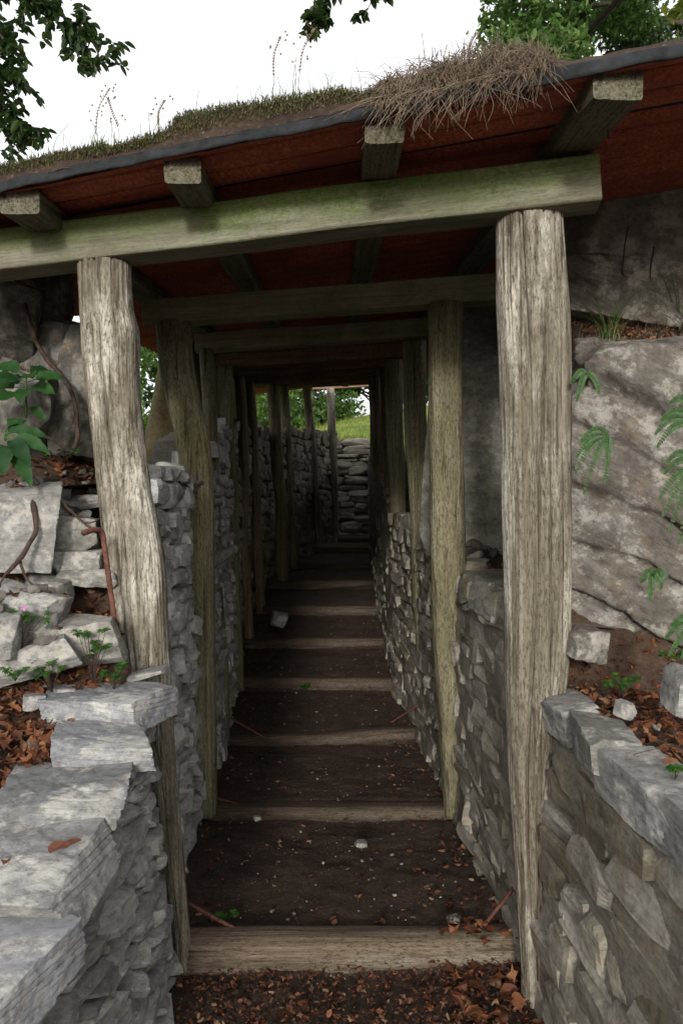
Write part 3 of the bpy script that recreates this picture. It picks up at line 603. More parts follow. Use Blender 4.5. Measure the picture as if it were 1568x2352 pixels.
# ---------------------------------------------------------------- step timbers
SG = 'timber steps down the tunnel floor'
slab_ = ['nearest and palest timber step, full width across the tunnel mouth', 'second timber step from the mouth, thin and brown', 'third timber step from the mouth, tilted up towards the right',
         'fourth timber step from the mouth, thick with a green sprig before it', 'fifth timber step, short pale streak along its front', 'sixth timber step, just behind the pale loose stone',
         'seventh timber step, in deep shade', 'eighth timber step, where the path starts to bend right', 'ninth timber step, catching bluish daylight', 'tenth and farthest timber step, below the end wall']
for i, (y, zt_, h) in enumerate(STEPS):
    a, b = float(lx(y)) + .0, float(rx(y)) + .02; tl = (-.016, .0, .022)[i % 3] if i in (0, 2) else 0
    if i == 0: tl = -.008
    if i >= 7: a = float(lx(y)) - .05
    mid = ((a+b)/2, y + .055, zt_ - h/2 - .012); mb = MB(); n_ = 60; m_ = 20; G = []
    for t in np.linspace(-1, 1, n_):
        row = []
        for k in range(m_):
            an = k / m_ * 2 * math.pi; row.append((t * (b-a)/2, .056 * np.sign(math.cos(an)) * abs(math.cos(an)) ** .55, (h/2 + (.022 if i == 0 else .006)) * np.sign(math.sin(an)) * abs(math.sin(an)) ** .6))
        G.append(row)
    G = np.array(G); dd = .006 * fbm(np.stack([G[..., 0] * 3, G[..., 1] * 25, G[..., 2] * 25], -1), 4, 30 + i); G[..., 2] += dd + .009 * fbm(G * [2.5, 0, 0] + i * 7, 2, 3); G[..., 1] += dd * 1.2
    f = []
    for p in range(n_ - 1):
        for k in range(m_): q = (k+1) % m_; f.append((p*m_+k, (p+1)*m_+k, (p+1)*m_+q, p*m_+q))
    f.append(tuple(range(m_))); f.append(tuple((n_-1)*m_+k for k in range(m_))[::-1])
    mb.add(G.reshape(-1, 3), f); o = mb.build('step_timber', M['log' if i < 1 else 'steplog_shaded'], smooth=True); o.location = mid; o.rotation_euler = (0, -tl * 1.4, (.03, -.01, .06, -.03)[i % 4])
    tag(o, slab_[i], 'step', SG)
# rusty rods pinning the steps
RG = 'rusty rods pinning the step timbers'
for (a, b, d1, d2, lab) in [((436, 2078), (540, 2134), 2.45, 2.40, 'rusty rod slanting down onto the left end of the nearest step'), ((1180, 2040), (1098, 2142), 2.35, 2.42, 'rusty rod slanting down onto the right end of the nearest step'),
                            ((505, 1836), (560, 1852), 3.5, 3.45, 'rusty rod at the left end of the second step'), ((1045, 1800), (1015, 1850), 3.4, 3.48, 'rusty rod at the right end of the second step'),
                            ((548, 1660), (600, 1690), 4.5, 4.45, 'thin rod at the left end of the third step'), ((948, 1628), (905, 1655), 4.4, 4.5, 'thin rod at the right end of the third step')]:
    mb = MB(); p, q = P(*a, d1), P(*b, d2); n_ = (q - p) / np.linalg.norm(q - p); p = p - n_ * .05; q = q + n_ * .03
    tube(mb, np.linspace(p, q, 14), .006, 8, 3, .25); tag(mb.build('rusty_rod', M['rust'], smooth=True), lab, 'rod', RG)
# bent bar beside the near left post
mb = MB(); ctrl = [P(272, 1640, 2.2), P(270, 1560, 2.2), P(263, 1430, 2.2), P(250, 1330, 2.2), P(240, 1255, 2.2), P(233, 1222, 2.19), P(215, 1217, 2.16), P(192, 1224, 2.12)]
c = spline(ctrl, 110); G = c.copy(); tube(mb, G, .0075 + .0009 * np.sin(np.arange(110) * 2.2), 10, 2, .12)
tag(mb.build('bent_steel_bar', M['rust'], smooth=True), 'rusty ribbed steel bar with hooked top, in the bank beside the near left post', 'bar')
#=====PART3=====
# ---------------------------------------------------------------- rocks of the banks
def leaf_shape(k=0): return None
bankrocks = []
big = MB(); rock(big, (0, 0, 0), (.62, .50, .66), (.10, -.10, -.42), n=110, seed=901, cuts=9, amp=.11, freq=1.7, strata=((.62, -.15, 1.0), .15, .10), fine=.014, lo=1.0, hi=1.4)
o = big.build('rock_outcrop', M['outcrop'], smooth=True); o.location = (1.43, 2.63, -.10)
tag(o, 'large weathered grey outcrop with slanting layers and ferns, right of the thick pale post', 'rock')
for (nm, c, hf, rot, sd, mt, n_, lab, kw) in [
    ('rock', P(1450, 580, 3.05), (.36, .22, .25), (.1, .05, -.2), 902, 'outcrop2', 70, 'dark cracked rock under the roof at the upper right, behind the grass tuft', dict(amp=.08, freq=2.5, cuts=7)),
    ('rock', P(1420, 680, 2.95), (.22, .14, .12), (.1, .25, -.1), 903, 'outcrop', 50, 'low grey rock with a white vein, under the dark cracked rock and above the ledge', dict(amp=.09, freq=3)),
    ('rock', P(1130, 1000, 3.75), (.30, .16, .60), (.03, .04, -.25), 904, 'outcrop2', 60, 'tall smooth green-grey rock face in the gap between the two right posts', dict(amp=.05, freq=2, cuts=9, lo=.9, hi=1.3)),
    ('rock', P(1342, 1478, 2.15), (.056, .05, .045), (.1, .1, .3), 905, 'outcrop', 20, 'fist-sized grey stone at the foot of the outcrop, beside the thick pale post', {}),
    ('rock', P(1572, 1592, 1.75), (.035, .05, .052), (0, .1, .1), 906, 'bankstone', 18, 'whitish stone cut by the right edge of the picture, beyond the litter ledge', {}),
    # left bank
    ('rock', P(20, 730, 2.9), (.11, .14, .14), (.1, .1, .2), 910, 'darkrock', 30, 'grey rounded rock at the left edge just below the beam', {}),
    ('rock', P(80, 745, 3.1), (.13, .15, .22), (.0, .12, .4), 911, 'darkrock', 40, 'tall dark split rock topping the left bank', dict(amp=.1)),
    ('rock', P(140, 860, 3.0), (.13, .13, .21), (.1, -.1, .2), 912, 'darkrock', 40, 'dark brown fractured rock between the leafy plant and the near left post', dict(amp=.12)),
    ('rock', P(185, 900, 2.85), (.09, .10, .24), (.0, .08, .1), 913, 'darkrock', 40, 'narrow upright grey rock close behind the near left post', dict(amp=.08)),
    ('rock', P(20, 950, 2.75), (.14, .14, .16), (.1, .1, .2), 914, 'darkrock', 30, 'brown stone behind the two leafy plants at the left edge', dict(amp=.1)),
    ('rock', P(35, 1215, 2.3), (.13, .08, .125), (.05, .05, .15), 915, 'bankstone', 36, 'large flat-faced grey stone at the left edge beside the forked root', dict(amp=.03)),
    ('rock', P(160, 1225, 2.42), (.098, .08, .050), (.02, .03, .05), 916, 'bankstone', 30, 'squarish grey block in the bank between the root and the steel bar', dict(amp=.03)),
    ('rock', P(185, 1290, 2.38), (.085, .07, .034), (.0, -.04, .0), 917, 'bankstone', 30, 'pale layered stone with dark stains directly under the squarish block', dict(amp=.04)),
    ('rock', P(205, 1325, 2.33), (.075, .06, .024), (.0, .02, .1), 918, 'bankstone', 24, 'thin pale stone at the bottom of the bank pile, touching the steel bar', dict(amp=.04)),
    ('rock', P(110, 1290, 2.4), (.045, .05, .05), (.2, .1, .4), 919, 'outcrop2', 24, 'small mossy dark stone wedged beside the forked root', {}),
    ('rock', P(125, 1180, 2.5), (.04, .04, .025), (.1, .1, .4), 920, 'bankstone', 20, 'small grey stone in the brown litter above the squarish block', {}),
    ('rock', P(200, 1150, 2.58), (.07, .06, .022), (.1, .0, .1), 921, 'bankstone', 24, 'flat grey stone half buried in litter just left of the post', {}),
    ('rock', P(148, 1130, 2.5), (.022, .02, .018), (.3, .2, .4), 922, 'capstone', 12, 'little cream-coloured stone cube on the brown litter', {}),
    ('rock', P(50, 1392, 2.12), (.105, .07, .05), (.25, .12, .1), 923, 'slate', 36, 'smooth pale blue-grey boulder at the left edge with a pink-flowered herb before it', dict(amp=.03)),
    ('rock', P(110, 1358, 2.25), (.06, .06, .033), (.1, .2, -.1), 924, 'bankstone', 24, 'pale grey stone behind the smooth blue-grey boulder', {}),
    ('rock', P(170, 1478, 2.14), (.115, .08, .058), (.2, -.05, .1), 925, 'bankstone', 36, 'rounded pale boulder behind the small bright green herbs', dict(amp=.04)),
    ('rock', P(70, 1510, 2.05), (.12, .07, .04), (.2, -.3, .1), 926, 'bankstone', 30, 'long low pale boulder under the herbs at the left', dict(amp=.04)),
    ('rock', P(0, 1460, 1.98), (.05, .05, .05), (.2, .1, .1), 927, 'bankstone', 24, 'grey stone cut off by the left edge below the blue-grey boulder', {}),
    ('rock', P(75, 1612, 1.98), (.024, .02, .018), (.2, .1, .5), 928, 'slate', 14, 'small bluish stone in the litter behind the topmost slab', {}),
    ('rock', P(150, 1590, 2.05), (.03, .02, .014), (.2, .1, .5), 929, 'slate', 14, 'small white stone under the bright herbs', {}),
    ('rock', P(95, 1740, 1.85), (.04, .03, .03), (.1, .4, .5), 930, 'bankstone', 20, 'grey stone poking from the deep leaf litter between the slabs', {}),
    ('loose_stone', P(640, 1424, 6.45), (.062, .05, .055), (.1, .3, .4), 940, 'slate', 20, 'rounded pale grey stone lying on the left of the tunnel floor', {}),
    ('loose_stone', P(828, 1940, 2.98), (.022, .016, .012), (.2, .2, .4), 941, 'bankstone', 12, 'small pale angular stone on the middle of the nearest tread', {}),
    ('loose_stone', P(590, 1880, 3.2), (.015, .012, .01), (.2, .2, .4), 942, 'bankstone', 12, 'tiny pale stone left of centre below the second step', {}),
    ('loose_stone', P(1042, 2110, 2.45), (.018, .014, .010), (.2, .2, .4), 943, 'outcrop', 12, 'brownish stone at the right end of the nearest tread', {}),
    ('loose_stone', P(1435, 1630, 1.92), (.022, .018, .02), (.2, .2, .4), 944, 'bankstone', 12, 'pale angular stone in the litter of the right ledge, before the small herb', {}),
    ('loose_stone', P(1565, 800, 2.6), (.03, .02, .018), (.2, .2, .4), 945, 'capstone', 12, 'small white stone in dry grass on the rock ledge at the right edge', {})]:
    mb = MB(); rock(mb, (0, 0, 0), hf, rot, n=n_, seed=sd, **kw); (bankrocks.append((mb, tuple(c))) if 910 <= sd <= 930 else None); o = mb.build(nm, M[mt], smooth=True, sharp=35); o.location = tuple(c); tag(o, lab, 'rock' if nm == 'rock' else 'stone')
# rubble on the ledge between the right posts, and on the left wall top
rnd = random.Random(9)
mb = MB()
for i in range(60):
    y = rnd.uniform(2.5, 3.6); x = rnd.uniform(.55, 1.1); rock(mb, (x, y, groundz(x, y) + .012 + (.04 if y > 3.2 else 0) * rnd.random()), (rnd.uniform(.01, .04), rnd.uniform(.01, .03), rnd.uniform(.006, .018)), (rnd.gauss(0, .3), rnd.gauss(0, .3), rnd.uniform(0, 6)), n=4, seed=i + 10, amp=.08)
for i in range(70):
    y = rnd.uniform(2.5, 3.5); x = rnd.uniform(-.95, -.60); rock(mb, (x, y, groundz(x, y) + .01), (rnd.uniform(.01, .04), rnd.uniform(.01, .03), rnd.uniform(.006, .02)), (rnd.gauss(0, .3), rnd.gauss(0, .3), rnd.uniform(0, 6)), n=4, seed=i + 210, amp=.08)
for i in range(110):
    y = rnd.uniform(1.3, 2.9); x = rnd.uniform(-1.5, -.75); rock(mb, (x, y, groundz(x, y) + .004), (rnd.uniform(.004, .018), rnd.uniform(.004, .014), rnd.uniform(.004, .01)), (rnd.gauss(0, .3), rnd.gauss(0, .3), rnd.uniform(0, 6)), n=3, seed=i + 310, amp=.08)
for i in range(90):
    y = rnd.uniform(.9, 2.3); x = rnd.uniform(.7, 1.3); rock(mb, (x, y, groundz(x, y) + .004), (rnd.uniform(.003, .014), rnd.uniform(.003, .012), rnd.uniform(.003, .009)), (rnd.gauss(0, .3), rnd.gauss(0, .3), rnd.uniform(0, 6)), n=3, seed=i + 510, amp=.08)
tag(mb.build('rubble', M['chips'], smooth=False), 'small stone rubble scattered in the soil', 'rubble', kind='stuff')
mb = MB()
for i in range(600):
    y = 1.9 + 4 * rnd.random() ** 1.6; a, b = float(lx(y)), float(rx(y)); u = rnd.random(); x = a + (b - a) * u; s = rnd.choice([.0015, .002, .002, .0025, .003, .005])
    rock(mb, (x, y, float(floorz(y)) + .003), (s * rnd.uniform(.8, 1.8), s, s * .6), (0, 0, rnd.uniform(0, 6)), n=2, seed=i, amp=.05)
tag(mb.build('grit', M['chips']), 'pale grit trodden into the earth floor', 'gravel', kind='stuff')

# ---------------------------------------------------------------- dead leaves
def leaves(mb, n, fn, size, rnd, lift=.3):
    for i in range(n):
        x, y, z, nrm = fn(); s = rnd.uniform(*size); w_ = s * rnd.uniform(.45, .75); cu = rnd.uniform(-.5, .5) * s; lob = rnd.random() < .45
        pts = []; m = 9
        for k in range(m):
            a = k / m * 2 * math.pi; r = 1 + (.35 * (1 if k % 2 else -1) if lob else rnd.uniform(-.12, .12)); px, py = s * .5 * math.cos(a) * r, w_ * .5 * math.sin(a) * r
            pts.append((px, py, cu * (py / w_) ** 2 * 2 + rnd.uniform(-.05, .05) * s + .25 * cu * (px / s) ** 2))
        pts.append((0, 0, 0)); f = [(k, (k+1) % m, m) for k in range(m)]
        E = Euler((rnd.gauss(0, lift), rnd.gauss(0, lift), rnd.uniform(0, 6.28))).to_matrix(); A = np.array(pts) @ np.array(E).T + np.array([x, y, z])
        mb.add(A, f)
rnd = random.Random(17)
def onground(x0, x1, y0, y1, up=.01):
    def f():
        x, y = rnd.uniform(x0, x1), rnd.uniform(y0, y1); return x, y, groundz(x, y) + rnd.uniform(.2, 1.6) * up, None
    return f
mb = MB(); leaves(mb, 3800, onground(-1.35, -.62, 1.45, 2.35, .016), (.012, .042), rnd, .45); leaves(mb, 1500, onground(-1.9, -.68, 2.3, 2.95, .012), (.012, .045), rnd, .4)
leaves(mb, 500, onground(-1.0, -.60, 2.5, 3.5, .012), (.015, .05), rnd, .4)
leaves(mb, 420, onground(-1.1, -.5, 1.0, 1.6, .012), (.012, .035), rnd, .4)
tag(mb.build('leaf_litter', M['litter']), 'rust brown dead leaves and husks covering the left bank', 'leaf litter', kind='stuff')
mb = MB(); leaves(mb, 3600, onground(.64, 1.5, .9, 2.35, .014), (.010, .04), rnd, .45); leaves(mb, 420, onground(.55, 1.0, 2.4, 3.3, .012), (.015, .05), rnd, .4)
tag(mb.build('leaf_litter', M['litter']), 'rust brown dead leaves covering the ledge above the right wall', 'leaf litter', kind='stuff')
def onfloor():
    y = 1.75 + 6.0 * rnd.random() ** 1.7; a, b = float(lx(y)), float(rx(y)); u = rnd.random()
    if rnd.random() < .6: u = 1 - .22 * rnd.random() ** 1.5 if rnd.random() < .65 else .12 * rnd.random()
    # leaves gather before each riser
    for s in STEPS:
        if s[0] - .25 < y < s[0] and rnd.random() < .5: y = s[0] - .16 * rnd.random() ** 2
    return a + (b - a) * u, y, float(floorz(y)) + rnd.uniform(.004, .02), None
mb = MB(); leaves(mb, 1300, onfloor, (.008, .03), rnd, .3)
def front(): y = rnd.uniform(1.85, 2.34); a, b = float(lx(y)), float(rx(y)); return rnd.uniform(a, b), y, float(floorz(y)) + rnd.uniform(.004, .025), None
leaves(mb, 2600, front, (.005, .022), rnd, .4)
tag(mb.build('leaf_litter', M['fleaf']), 'dark dead leaves swept against the walls and steps of the tunnel floor', 'leaf litter', kind='stuff')
mb = MB()
def corner(): y = rnd.uniform(2.0, 2.42); return rnd.uniform(.30, .56), y, (float(floorz(y)) if y < 2.32 else -1.262) + rnd.uniform(.01, .03), None
leaves(mb, 90, corner, (.03, .06), rnd, .4); tag(mb.build('leaf_litter', M['litter']), 'heap of bright rust leaves at the right end of the nearest step', 'leaf litter', kind='stuff')
for (u, v, d, s, lab) in [((340), 1948, 1.42, .034, 'curled brown dead leaf on the broad slab, left one of a pair'), (385, 1940, 1.42, .036, 'curled brown dead leaf on the broad slab, right one of a pair'), (15, 1980, 1.3, .022, 'single orange leaf at the left edge on a slab')]:
    u = {340: 132, 385: 165}.get(u, u); p = P(u, v, d); mb = MB(); leaves(mb, 1, lambda: (0, 0, 0, None), (s, s * 1.02), rnd, .3); o = mb.build('dead_leaf', M['fleaf']); o.location = p; tag(o, lab, 'leaf')
# twigs lying about
mb = MB()
for i in range(150):
    side = rnd.random() < .5; x, y = (rnd.uniform(-1.4, -.75), rnd.uniform(1.4, 2.9)) if side else (rnd.uniform(.66, 1.3), rnd.uniform(1.0, 2.3)); a = rnd.uniform(0, 6.28); l = rnd.uniform(.03, .16); z = groundz(x, y) + .012
    tube(mb, [(x, y, z), (x + l * .5 * math.cos(a), y + l * .5 * math.sin(a), z + rnd.uniform(0, .02)), (x + l * math.cos(a + .2), y + l * math.sin(a + .2), z + rnd.uniform(-.01, .015))], [.0016, .0014, .0007], 5)
tag(mb.build('twigs', M['root']), 'thin brown twigs strewn over both banks', 'twigs', kind='stuff')

# ---------------------------------------------------------------- roots
def wig(pts, n, amp, seed): c = spline(pts, n); return c + amp * np.stack([fbm(c * 14 + k * 9, 3, seed + k) for k in range(3)], -1)
root = thing('tree_root', 'forked dark red-brown root hanging over the stones of the left bank', 'root')
def rpart(uv, rad, seed, name='root_branch'):
    mb = MB(); c = wig([P(a, b, d) for a, b, d in uv], 40, .008, seed); tube(mb, c, np.linspace(rad[0], rad[1], 40) * .75, 9, seed, .45); mb.build(name, M['root'], root, smooth=True)
rpart([(130, 1100, 2.42), (88, 1112, 2.33), (75, 1150, 2.25), (86, 1210, 2.22), (72, 1245, 2.2), (48, 1280, 2.17), (15, 1318, 2.12)], (.013, .007), 1, 'main_root')
rpart([(48, 1282, 2.17), (60, 1325, 2.15), (85, 1350, 2.13), (118, 1375, 2.12)], (.006, .003), 2)
rpart([(92, 1112, 2.33), (140, 1155, 2.3), (190, 1200, 2.28), (222, 1225, 2.26)], (.006, .004), 3)
rpart([(190, 1200, 2.28), (210, 1200, 2.27), (236, 1188, 2.27)], (.004, .002), 4)
rpart([(22, 1310, 2.13), (2, 1340, 2.1), (-10, 1380, 2.1)], (.005, .003), 6)
root2 = thing('tree_root', 'dark root winding down the fractured rock left of the near post', 'root'); root = root2
rpart([(60, 700, 2.8), (75, 760, 2.75), (90, 800, 2.78), (130, 850, 2.7), (165, 900, 2.62), (178, 960, 2.6), (178, 1010, 2.6), (162, 1050, 2.6)], (.012, .009), 7, 'main_root')
rpart([(60, 985, 2.5), (110, 1005, 2.5), (150, 1030, 2.52)], (.008, .005), 8)
for uv, lab in [([(1445, 500, 2.85), (1432, 560, 2.82), (1428, 620, 2.82), (1440, 655, 2.84)], 'thin black root down the face of the dark rock under the roof'), ([(1500, 570, 2.8), (1492, 630, 2.8), (1498, 670, 2.82)], 'short black root on the dark rock, right of the longer one')]:
    root = thing('tree_root', lab, 'root'); rpart(uv, (.004, .003), 12, 'main_root')

# ---------------------------------------------------------------- grass, moss and roots on the roof
def blade(mb, p, h, lean, az, w_=.0022, seg=5, curl=1.0):
    d = np.array([math.cos(az), math.sin(az), 0]); s = np.array([-d[1], d[0], 0]); V = []; f = []
    for k in range(seg + 1):
        t = k / seg; c = p + d * lean * h * t ** 2 * curl + np.array([0, 0, h * (t - .35 * lean * t * t)]); ww = w_ * (1 - t) ** .7 + .0002; V += [c - s * ww, c + s * ww]
    for k in range(seg): f.append((2*k, 2*k+1, 2*k+3, 2*k+2))
    mb.add(V, f)
def roofp(x, d=0): y = 1.905 - .25 * x + d; return np.array([x, y, rz(x, y) + .03])
def proofat(x): return float(np.interp(x, [-1.36, -.86, -.62, -.60, -.45, -.42, -.3, 0, .05, .12, .45, .52, .9, 2.1], [.05, .045, .05, .03, .045, .085, .082, .06, .03, .055, .05, .012, .006, .01]))
rnd = random.Random(33); mb = MB()
for i in range(26000):
    x = rnd.uniform(-1.0, .10); d = rnd.random() ** 1.3 * .2; q = proofat(x) * (1 if d > .05 else math.sqrt(d / .05 + .02))
    if q < .025 and rnd.random() < .5: continue
    p = roofp(x, d - .010) + np.array([0, 0, q * rnd.uniform(.75, 1.08)])
    if rnd.random() < .45: p = roofp(x, rnd.uniform(-.014, .03)) + np.array([0, 0, proofat(x) * rnd.uniform(.05, .8)])
    blade(mb, p, rnd.uniform(.004, .014), rnd.uniform(-.9, 1.2), rnd.uniform(0, 6.28), .0012, 2)
tag(mb.build('moss', M['mossblade']), 'green and brown moss cushions along the front edge of the roof', 'moss', kind='stuff')
mb = MB()
for i in range(420):
    x = rnd.choice([rnd.gauss(-.72, .1), rnd.uniform(-1.0, .5), rnd.gauss(-.12, .06), rnd.gauss(-.55, .05)]); d = rnd.uniform(.0, .3); p = roofp(x, d) + np.array([0, 0, proofat(x) * .9]); blade(mb, p, rnd.uniform(.015, .15) ** 1.15, rnd.uniform(.1, 1.3), rnd.uniform(0, 6.28), .0008, 6)
tag(mb.build('roof_grass', M['grass']), 'sparse thin grass standing on the roof', 'grass', kind='stuff')
# seeded stalks
def stalk(x, d, h, az, lab):
    mb = MB(); p = roofp(x, d) + np.array([0, 0, proofat(x) * .8]); c = spline([p, p + [.01, 0, h * .4], p + [.02 * math.cos(az), 0, h * .75], p + [.05 * math.cos(az), 0, h]], 26); tube(mb, c, np.linspace(.0012, .0004, 26), 5)
    for k in range(11, 26):
        for s in (-1, 1):
            q = c[k]; mb.add([q, q + [s * .003, .001, .004], q + [s * .003, -.001, .009], q + [0, 0, .004]], [(0, 1, 2, 3)])
            if rnd.random() < .25: e = c[k] + np.array([s * rnd.uniform(.01, .022), rnd.uniform(-.01, .01), rnd.uniform(.006, .02)]); tube(mb, [c[k], e], [.0004, .0003], 4); mb.add([e, e + [.004, 0, .004], e + [0, 0, .008], e + [-.003, 0, .004]], [(0, 1, 2, 3)])
    tag(mb.build('seed_stalk', M['drygrass']), lab, 'plant', 'thin seed stalks on the roof edge')
for a in [(-.185, .1, .20, 1, 'taller brown seed stalk above the middle of the roof, left of its twin'), (-.12, .12, .22, 0, 'brown seed stalk above the middle of the roof, tallest of all'), (-.60, .06, .15, 2, 'dark seed stalk near the left end of the moss ridge'), (-.50, .1, .13, 1, 'short seed stalk just right of the one at the left moss ridge'), (-.70, .15, .22, 0, 'long pale stalk leaning over the bare left part of the roof'),
          (.30, .1, .12, 1, 'short stalk on top of the dead root clump')]: stalk(*a)
# hanging clump of dry roots
cl = thing('root_clump', 'tangled clump of dead brown roots spilling over the roof edge above the middle rafter', 'roots')
mb = MB()
for i in range(2600):
    x = .09 + .37 * rnd.random(); q = rnd.random(); t0 = math.sin(math.pi * min(1, max(0, (x - .05) / .44))) ** .4; p = roofp(x, rnd.uniform(-.03, .05)) + np.array([0, -.015, -.015 + rnd.random() * .078 * t0])
    a = rnd.uniform(-2.6, -.5) if rnd.random() < .7 else rnd.uniform(0, 6.28); l = rnd.uniform(.02, .09); dz = rnd.gauss(-.015, .028); side = np.array([math.cos(a) * l, math.sin(a) * l * .22, dz])
    tube(mb, [p, p + side * .5 + [0, -.006, rnd.gauss(.0, .012)], p + side + [0, 0, rnd.gauss(-.01, .012)]], [rnd.uniform(.0004, .0011), .0007, .0003], 4, cap=False)
mb.build('root_tangle', M['fineroot'], cl)
mb = MB()
for i in range(120):
    x = .06 + .36 * rnd.random() ** 1.2; p = roofp(x, -.03) + np.array([0, -.01, -.01]); l = rnd.uniform(.02, .10) * (1.2 if .1 < x < .35 else .6); dx = rnd.gauss(-.02, .035)
    c = spline([p, p + [dx * .4 + rnd.gauss(0, .01), -.012, -l * .35], p + [dx, -.012, -l * .7], p + [dx * 1.5 + rnd.gauss(0, .012), .0, -l]], 9); tube(mb, c, np.linspace(rnd.uniform(.0006, .0018), .0004, 9), 4, cap=False)
mb.build('hanging_roots', M['fineroot'], cl)
mb = MB()
for i in range(44): x = .11 + .32 * rnd.random(); p = roofp(x, .02) + np.array([0, .02, rnd.uniform(.0, .035)]); rock(mb, tuple(p), (rnd.uniform(.02, .05), .025, rnd.uniform(.015, .03)), (0, 0, rnd.random()), n=6, seed=i, amp=.2)
mb.build('soil_lump', M['soil'], cl, smooth=True)

# ---------------------------------------------------------------- plants
def leafblade(mb, base, d, L, W, droop=.5, up=(0, 0, 1), seg=9, fold=.25, wave=.0, rnd=rnd, tooth=0):
    d = np.array(d, float); d /= np.linalg.norm(d); up = np.array(up, float); s = np.cross(d, up); s /= np.linalg.norm(s) + 1e-9; nrm = np.cross(s, d); V = []; f = []
    for k in range(seg + 1):
        t = k / seg; c = np.array(base) + d * L * t + np.array([0, 0, -1]) * droop * L * t * t * .6; w_ = W * .5 * math.sin(math.pi * min(1, t * .96 + .04) ** .8) ** .8 * (1 + (tooth if k % 2 else -tooth)); w_ = max(w_, .0004)
        wv = wave * W * math.sin(t * 14 + L * 50); V += [c - s * w_ + nrm * (fold * w_ + wv), c, c + s * w_ + nrm * (fold * w_ - wv)]
    for k in range(seg): f += [(3*k, 3*k+1, 3*k+4, 3*k+3), (3*k+1, 3*k+2, 3*k+5, 3*k+4)]
    mb.add(V, f)
def broad(c, leaves_, lab, H=.12):
    t = thing('leafy_plant', lab, 'plant'); t.location = tuple(c); st = MB(); lf = MB()
    for az, el, L, W, hh, dr in leaves_:
        d = np.array([math.cos(az) * math.cos(el), math.sin(az) * math.cos(el), math.sin(el)]); b = np.array([0, 0, hh]); e = b + d * L * .3
        tube(st, [(0, 0, 0), (0, 0, hh), tuple(e)], [.0035, .0025, .0015], 6); leafblade(lf, e, d, L, W, dr, wave=.06, tooth=.07, seg=14, up=(.1, -.75, .65))
    st.build('stem', M['herb'], t, smooth=True); lf.build('foliage', M['leafgreen'], t, smooth=True)
A = math.radians
broad(P(60, 960, 2.45), [(A(a), A(e), L * .95, W * 1.1, h, .5) for a, e, L, W, h in [(100, 25, .09, .045, .12), (20, 22, .105, .045, .11), (150, 20, .11, .05, .10), (-60, 5, .10, .05, .12), (-120, 10, .10, .045, .11), (190, 8, .12, .05, .09), (-20, -5, .09, .045, .10), (230, -5, .12, .05, .07), (-80, -20, .08, .045, .09), (60, 30, .09, .045, .13), (0, -30, .06, .03, .04), (170, 30, .10, .05, .13)]],
      'leafy green plant with a whorl of broad leaves at the left edge, upper of two', )
broad(P(12, 1012, 2.25), [(A(a), A(e), L * .95, W * 1.1, h, .6) for a, e, L, W, h in [(60, 55, .10, .035, .0), (75, 35, .09, .04, .03), (-40, -20, .12, .045, .01), (-15, -5, .12, .04, .01), (10, 10, .10, .035, .02), (-70, -35, .10, .05, .0), (180, 20, .10, .04, .0), (200, -10, .1, .04, .0), (-30, -40, .12, .045, .0)]],
      'drooping long-leaved green plant at the left edge, lower of two')
def lobed(mb, c, d, s, rnd):
    d = np.array(d, float); d /= np.linalg.norm(d); up = np.array([0, -.5, .85]); t = np.cross(d, up); t /= np.linalg.norm(t)
    for a in (-1.25, -.62, 0, .62, 1.25):
        q = d * math.cos(a) + t * math.sin(a); l = s * (1 if a == 0 else .85); leafblade(mb, c, q, l, l * .42, .25, seg=5, tooth=.35, fold=.1)
        for b in (-.5, .5):
            q2 = d * math.cos(a + b) + t * math.sin(a + b); leafblade(mb, np.array(c) + q * l * .4, q2, l * .45, l * .2, .2, seg=3, fold=.1)
def herb(u, v, d, n, H, spread, lab, s=.022, flower=False, seed=1):
    r = random.Random(seed); t = thing('small_herb', lab, 'plant', 'small green herbs'); t.location = tuple(P(u, v, d)); st = MB(); lf = MB(); fl = MB()
    for i in range(n):
        a = r.uniform(0, 6.28); h = H * r.uniform(.45, 1); e = np.array([math.cos(a) * spread * r.random(), math.sin(a) * spread * .5 * r.random(), h]); tube(st, [(0, 0, 0), tuple(e * .5 + [.0, -.004, .008]), tuple(e)], [.0012, .0010, .0007], 5)
        for k in range(2): lobed(lf, e, (math.cos(a + k * 2.6), math.sin(a + k * 2.6) - .3, r.uniform(-.1, .4)), s * r.uniform(.7, 1.15), r)
        if flower and i < 1:
            for k in range(5): q = k / 5 * 6.283; leafblade(fl, e + [0, -.005, .015], (math.cos(q), -.3, math.sin(q)), .009, .006, .0, up=(0, -1, 0), seg=3)
    st.build('stem', M['root'], t, smooth=True); lf.build('foliage', M['herb'], t)
    if flower: fl.build('flower', M['pink'], t)
herb(120, 1590, 2.0, 12, .085, .06, 'bright herb in the litter below the pale boulder, just left of the taller ones', .022, seed=2)
herb(215, 1570, 2.05, 13, .14, .06, 'tallest bright herb, standing against the steel bar and pale boulder', .024, seed=3)
herb(262, 1585, 2.06, 9, .07, .045, 'low bright herb at the foot of the near left post', .022, seed=4)
herb(35, 1565, 1.92, 4, .035, .03, 'single sprig of herb at the far left of the litter', .022, seed=5)
herb(50, 1490, 2.0, 10, .10, .09, 'herb with a tiny pink flower in front of the blue-grey boulder', .020, True, seed=6)
herb(1430, 1600, 1.98, 12, .055, .05, 'small ferny herb in the litter of the right ledge, beneath the outcrop', .019, seed=7)
herb(1556, 1540, 1.85, 7, .05, .05, 'bright herb at the right edge above the whitish stone', .018, seed=8)
herb(1550, 1790, 1.5, 4, .03, .03, 'little green sprig in the leaves at the right edge', .018, seed=9)
herb(520, 2120, 2.5, 4, .03, .04, 'dark green sprig behind the left end of the nearest step', .026, seed=10)
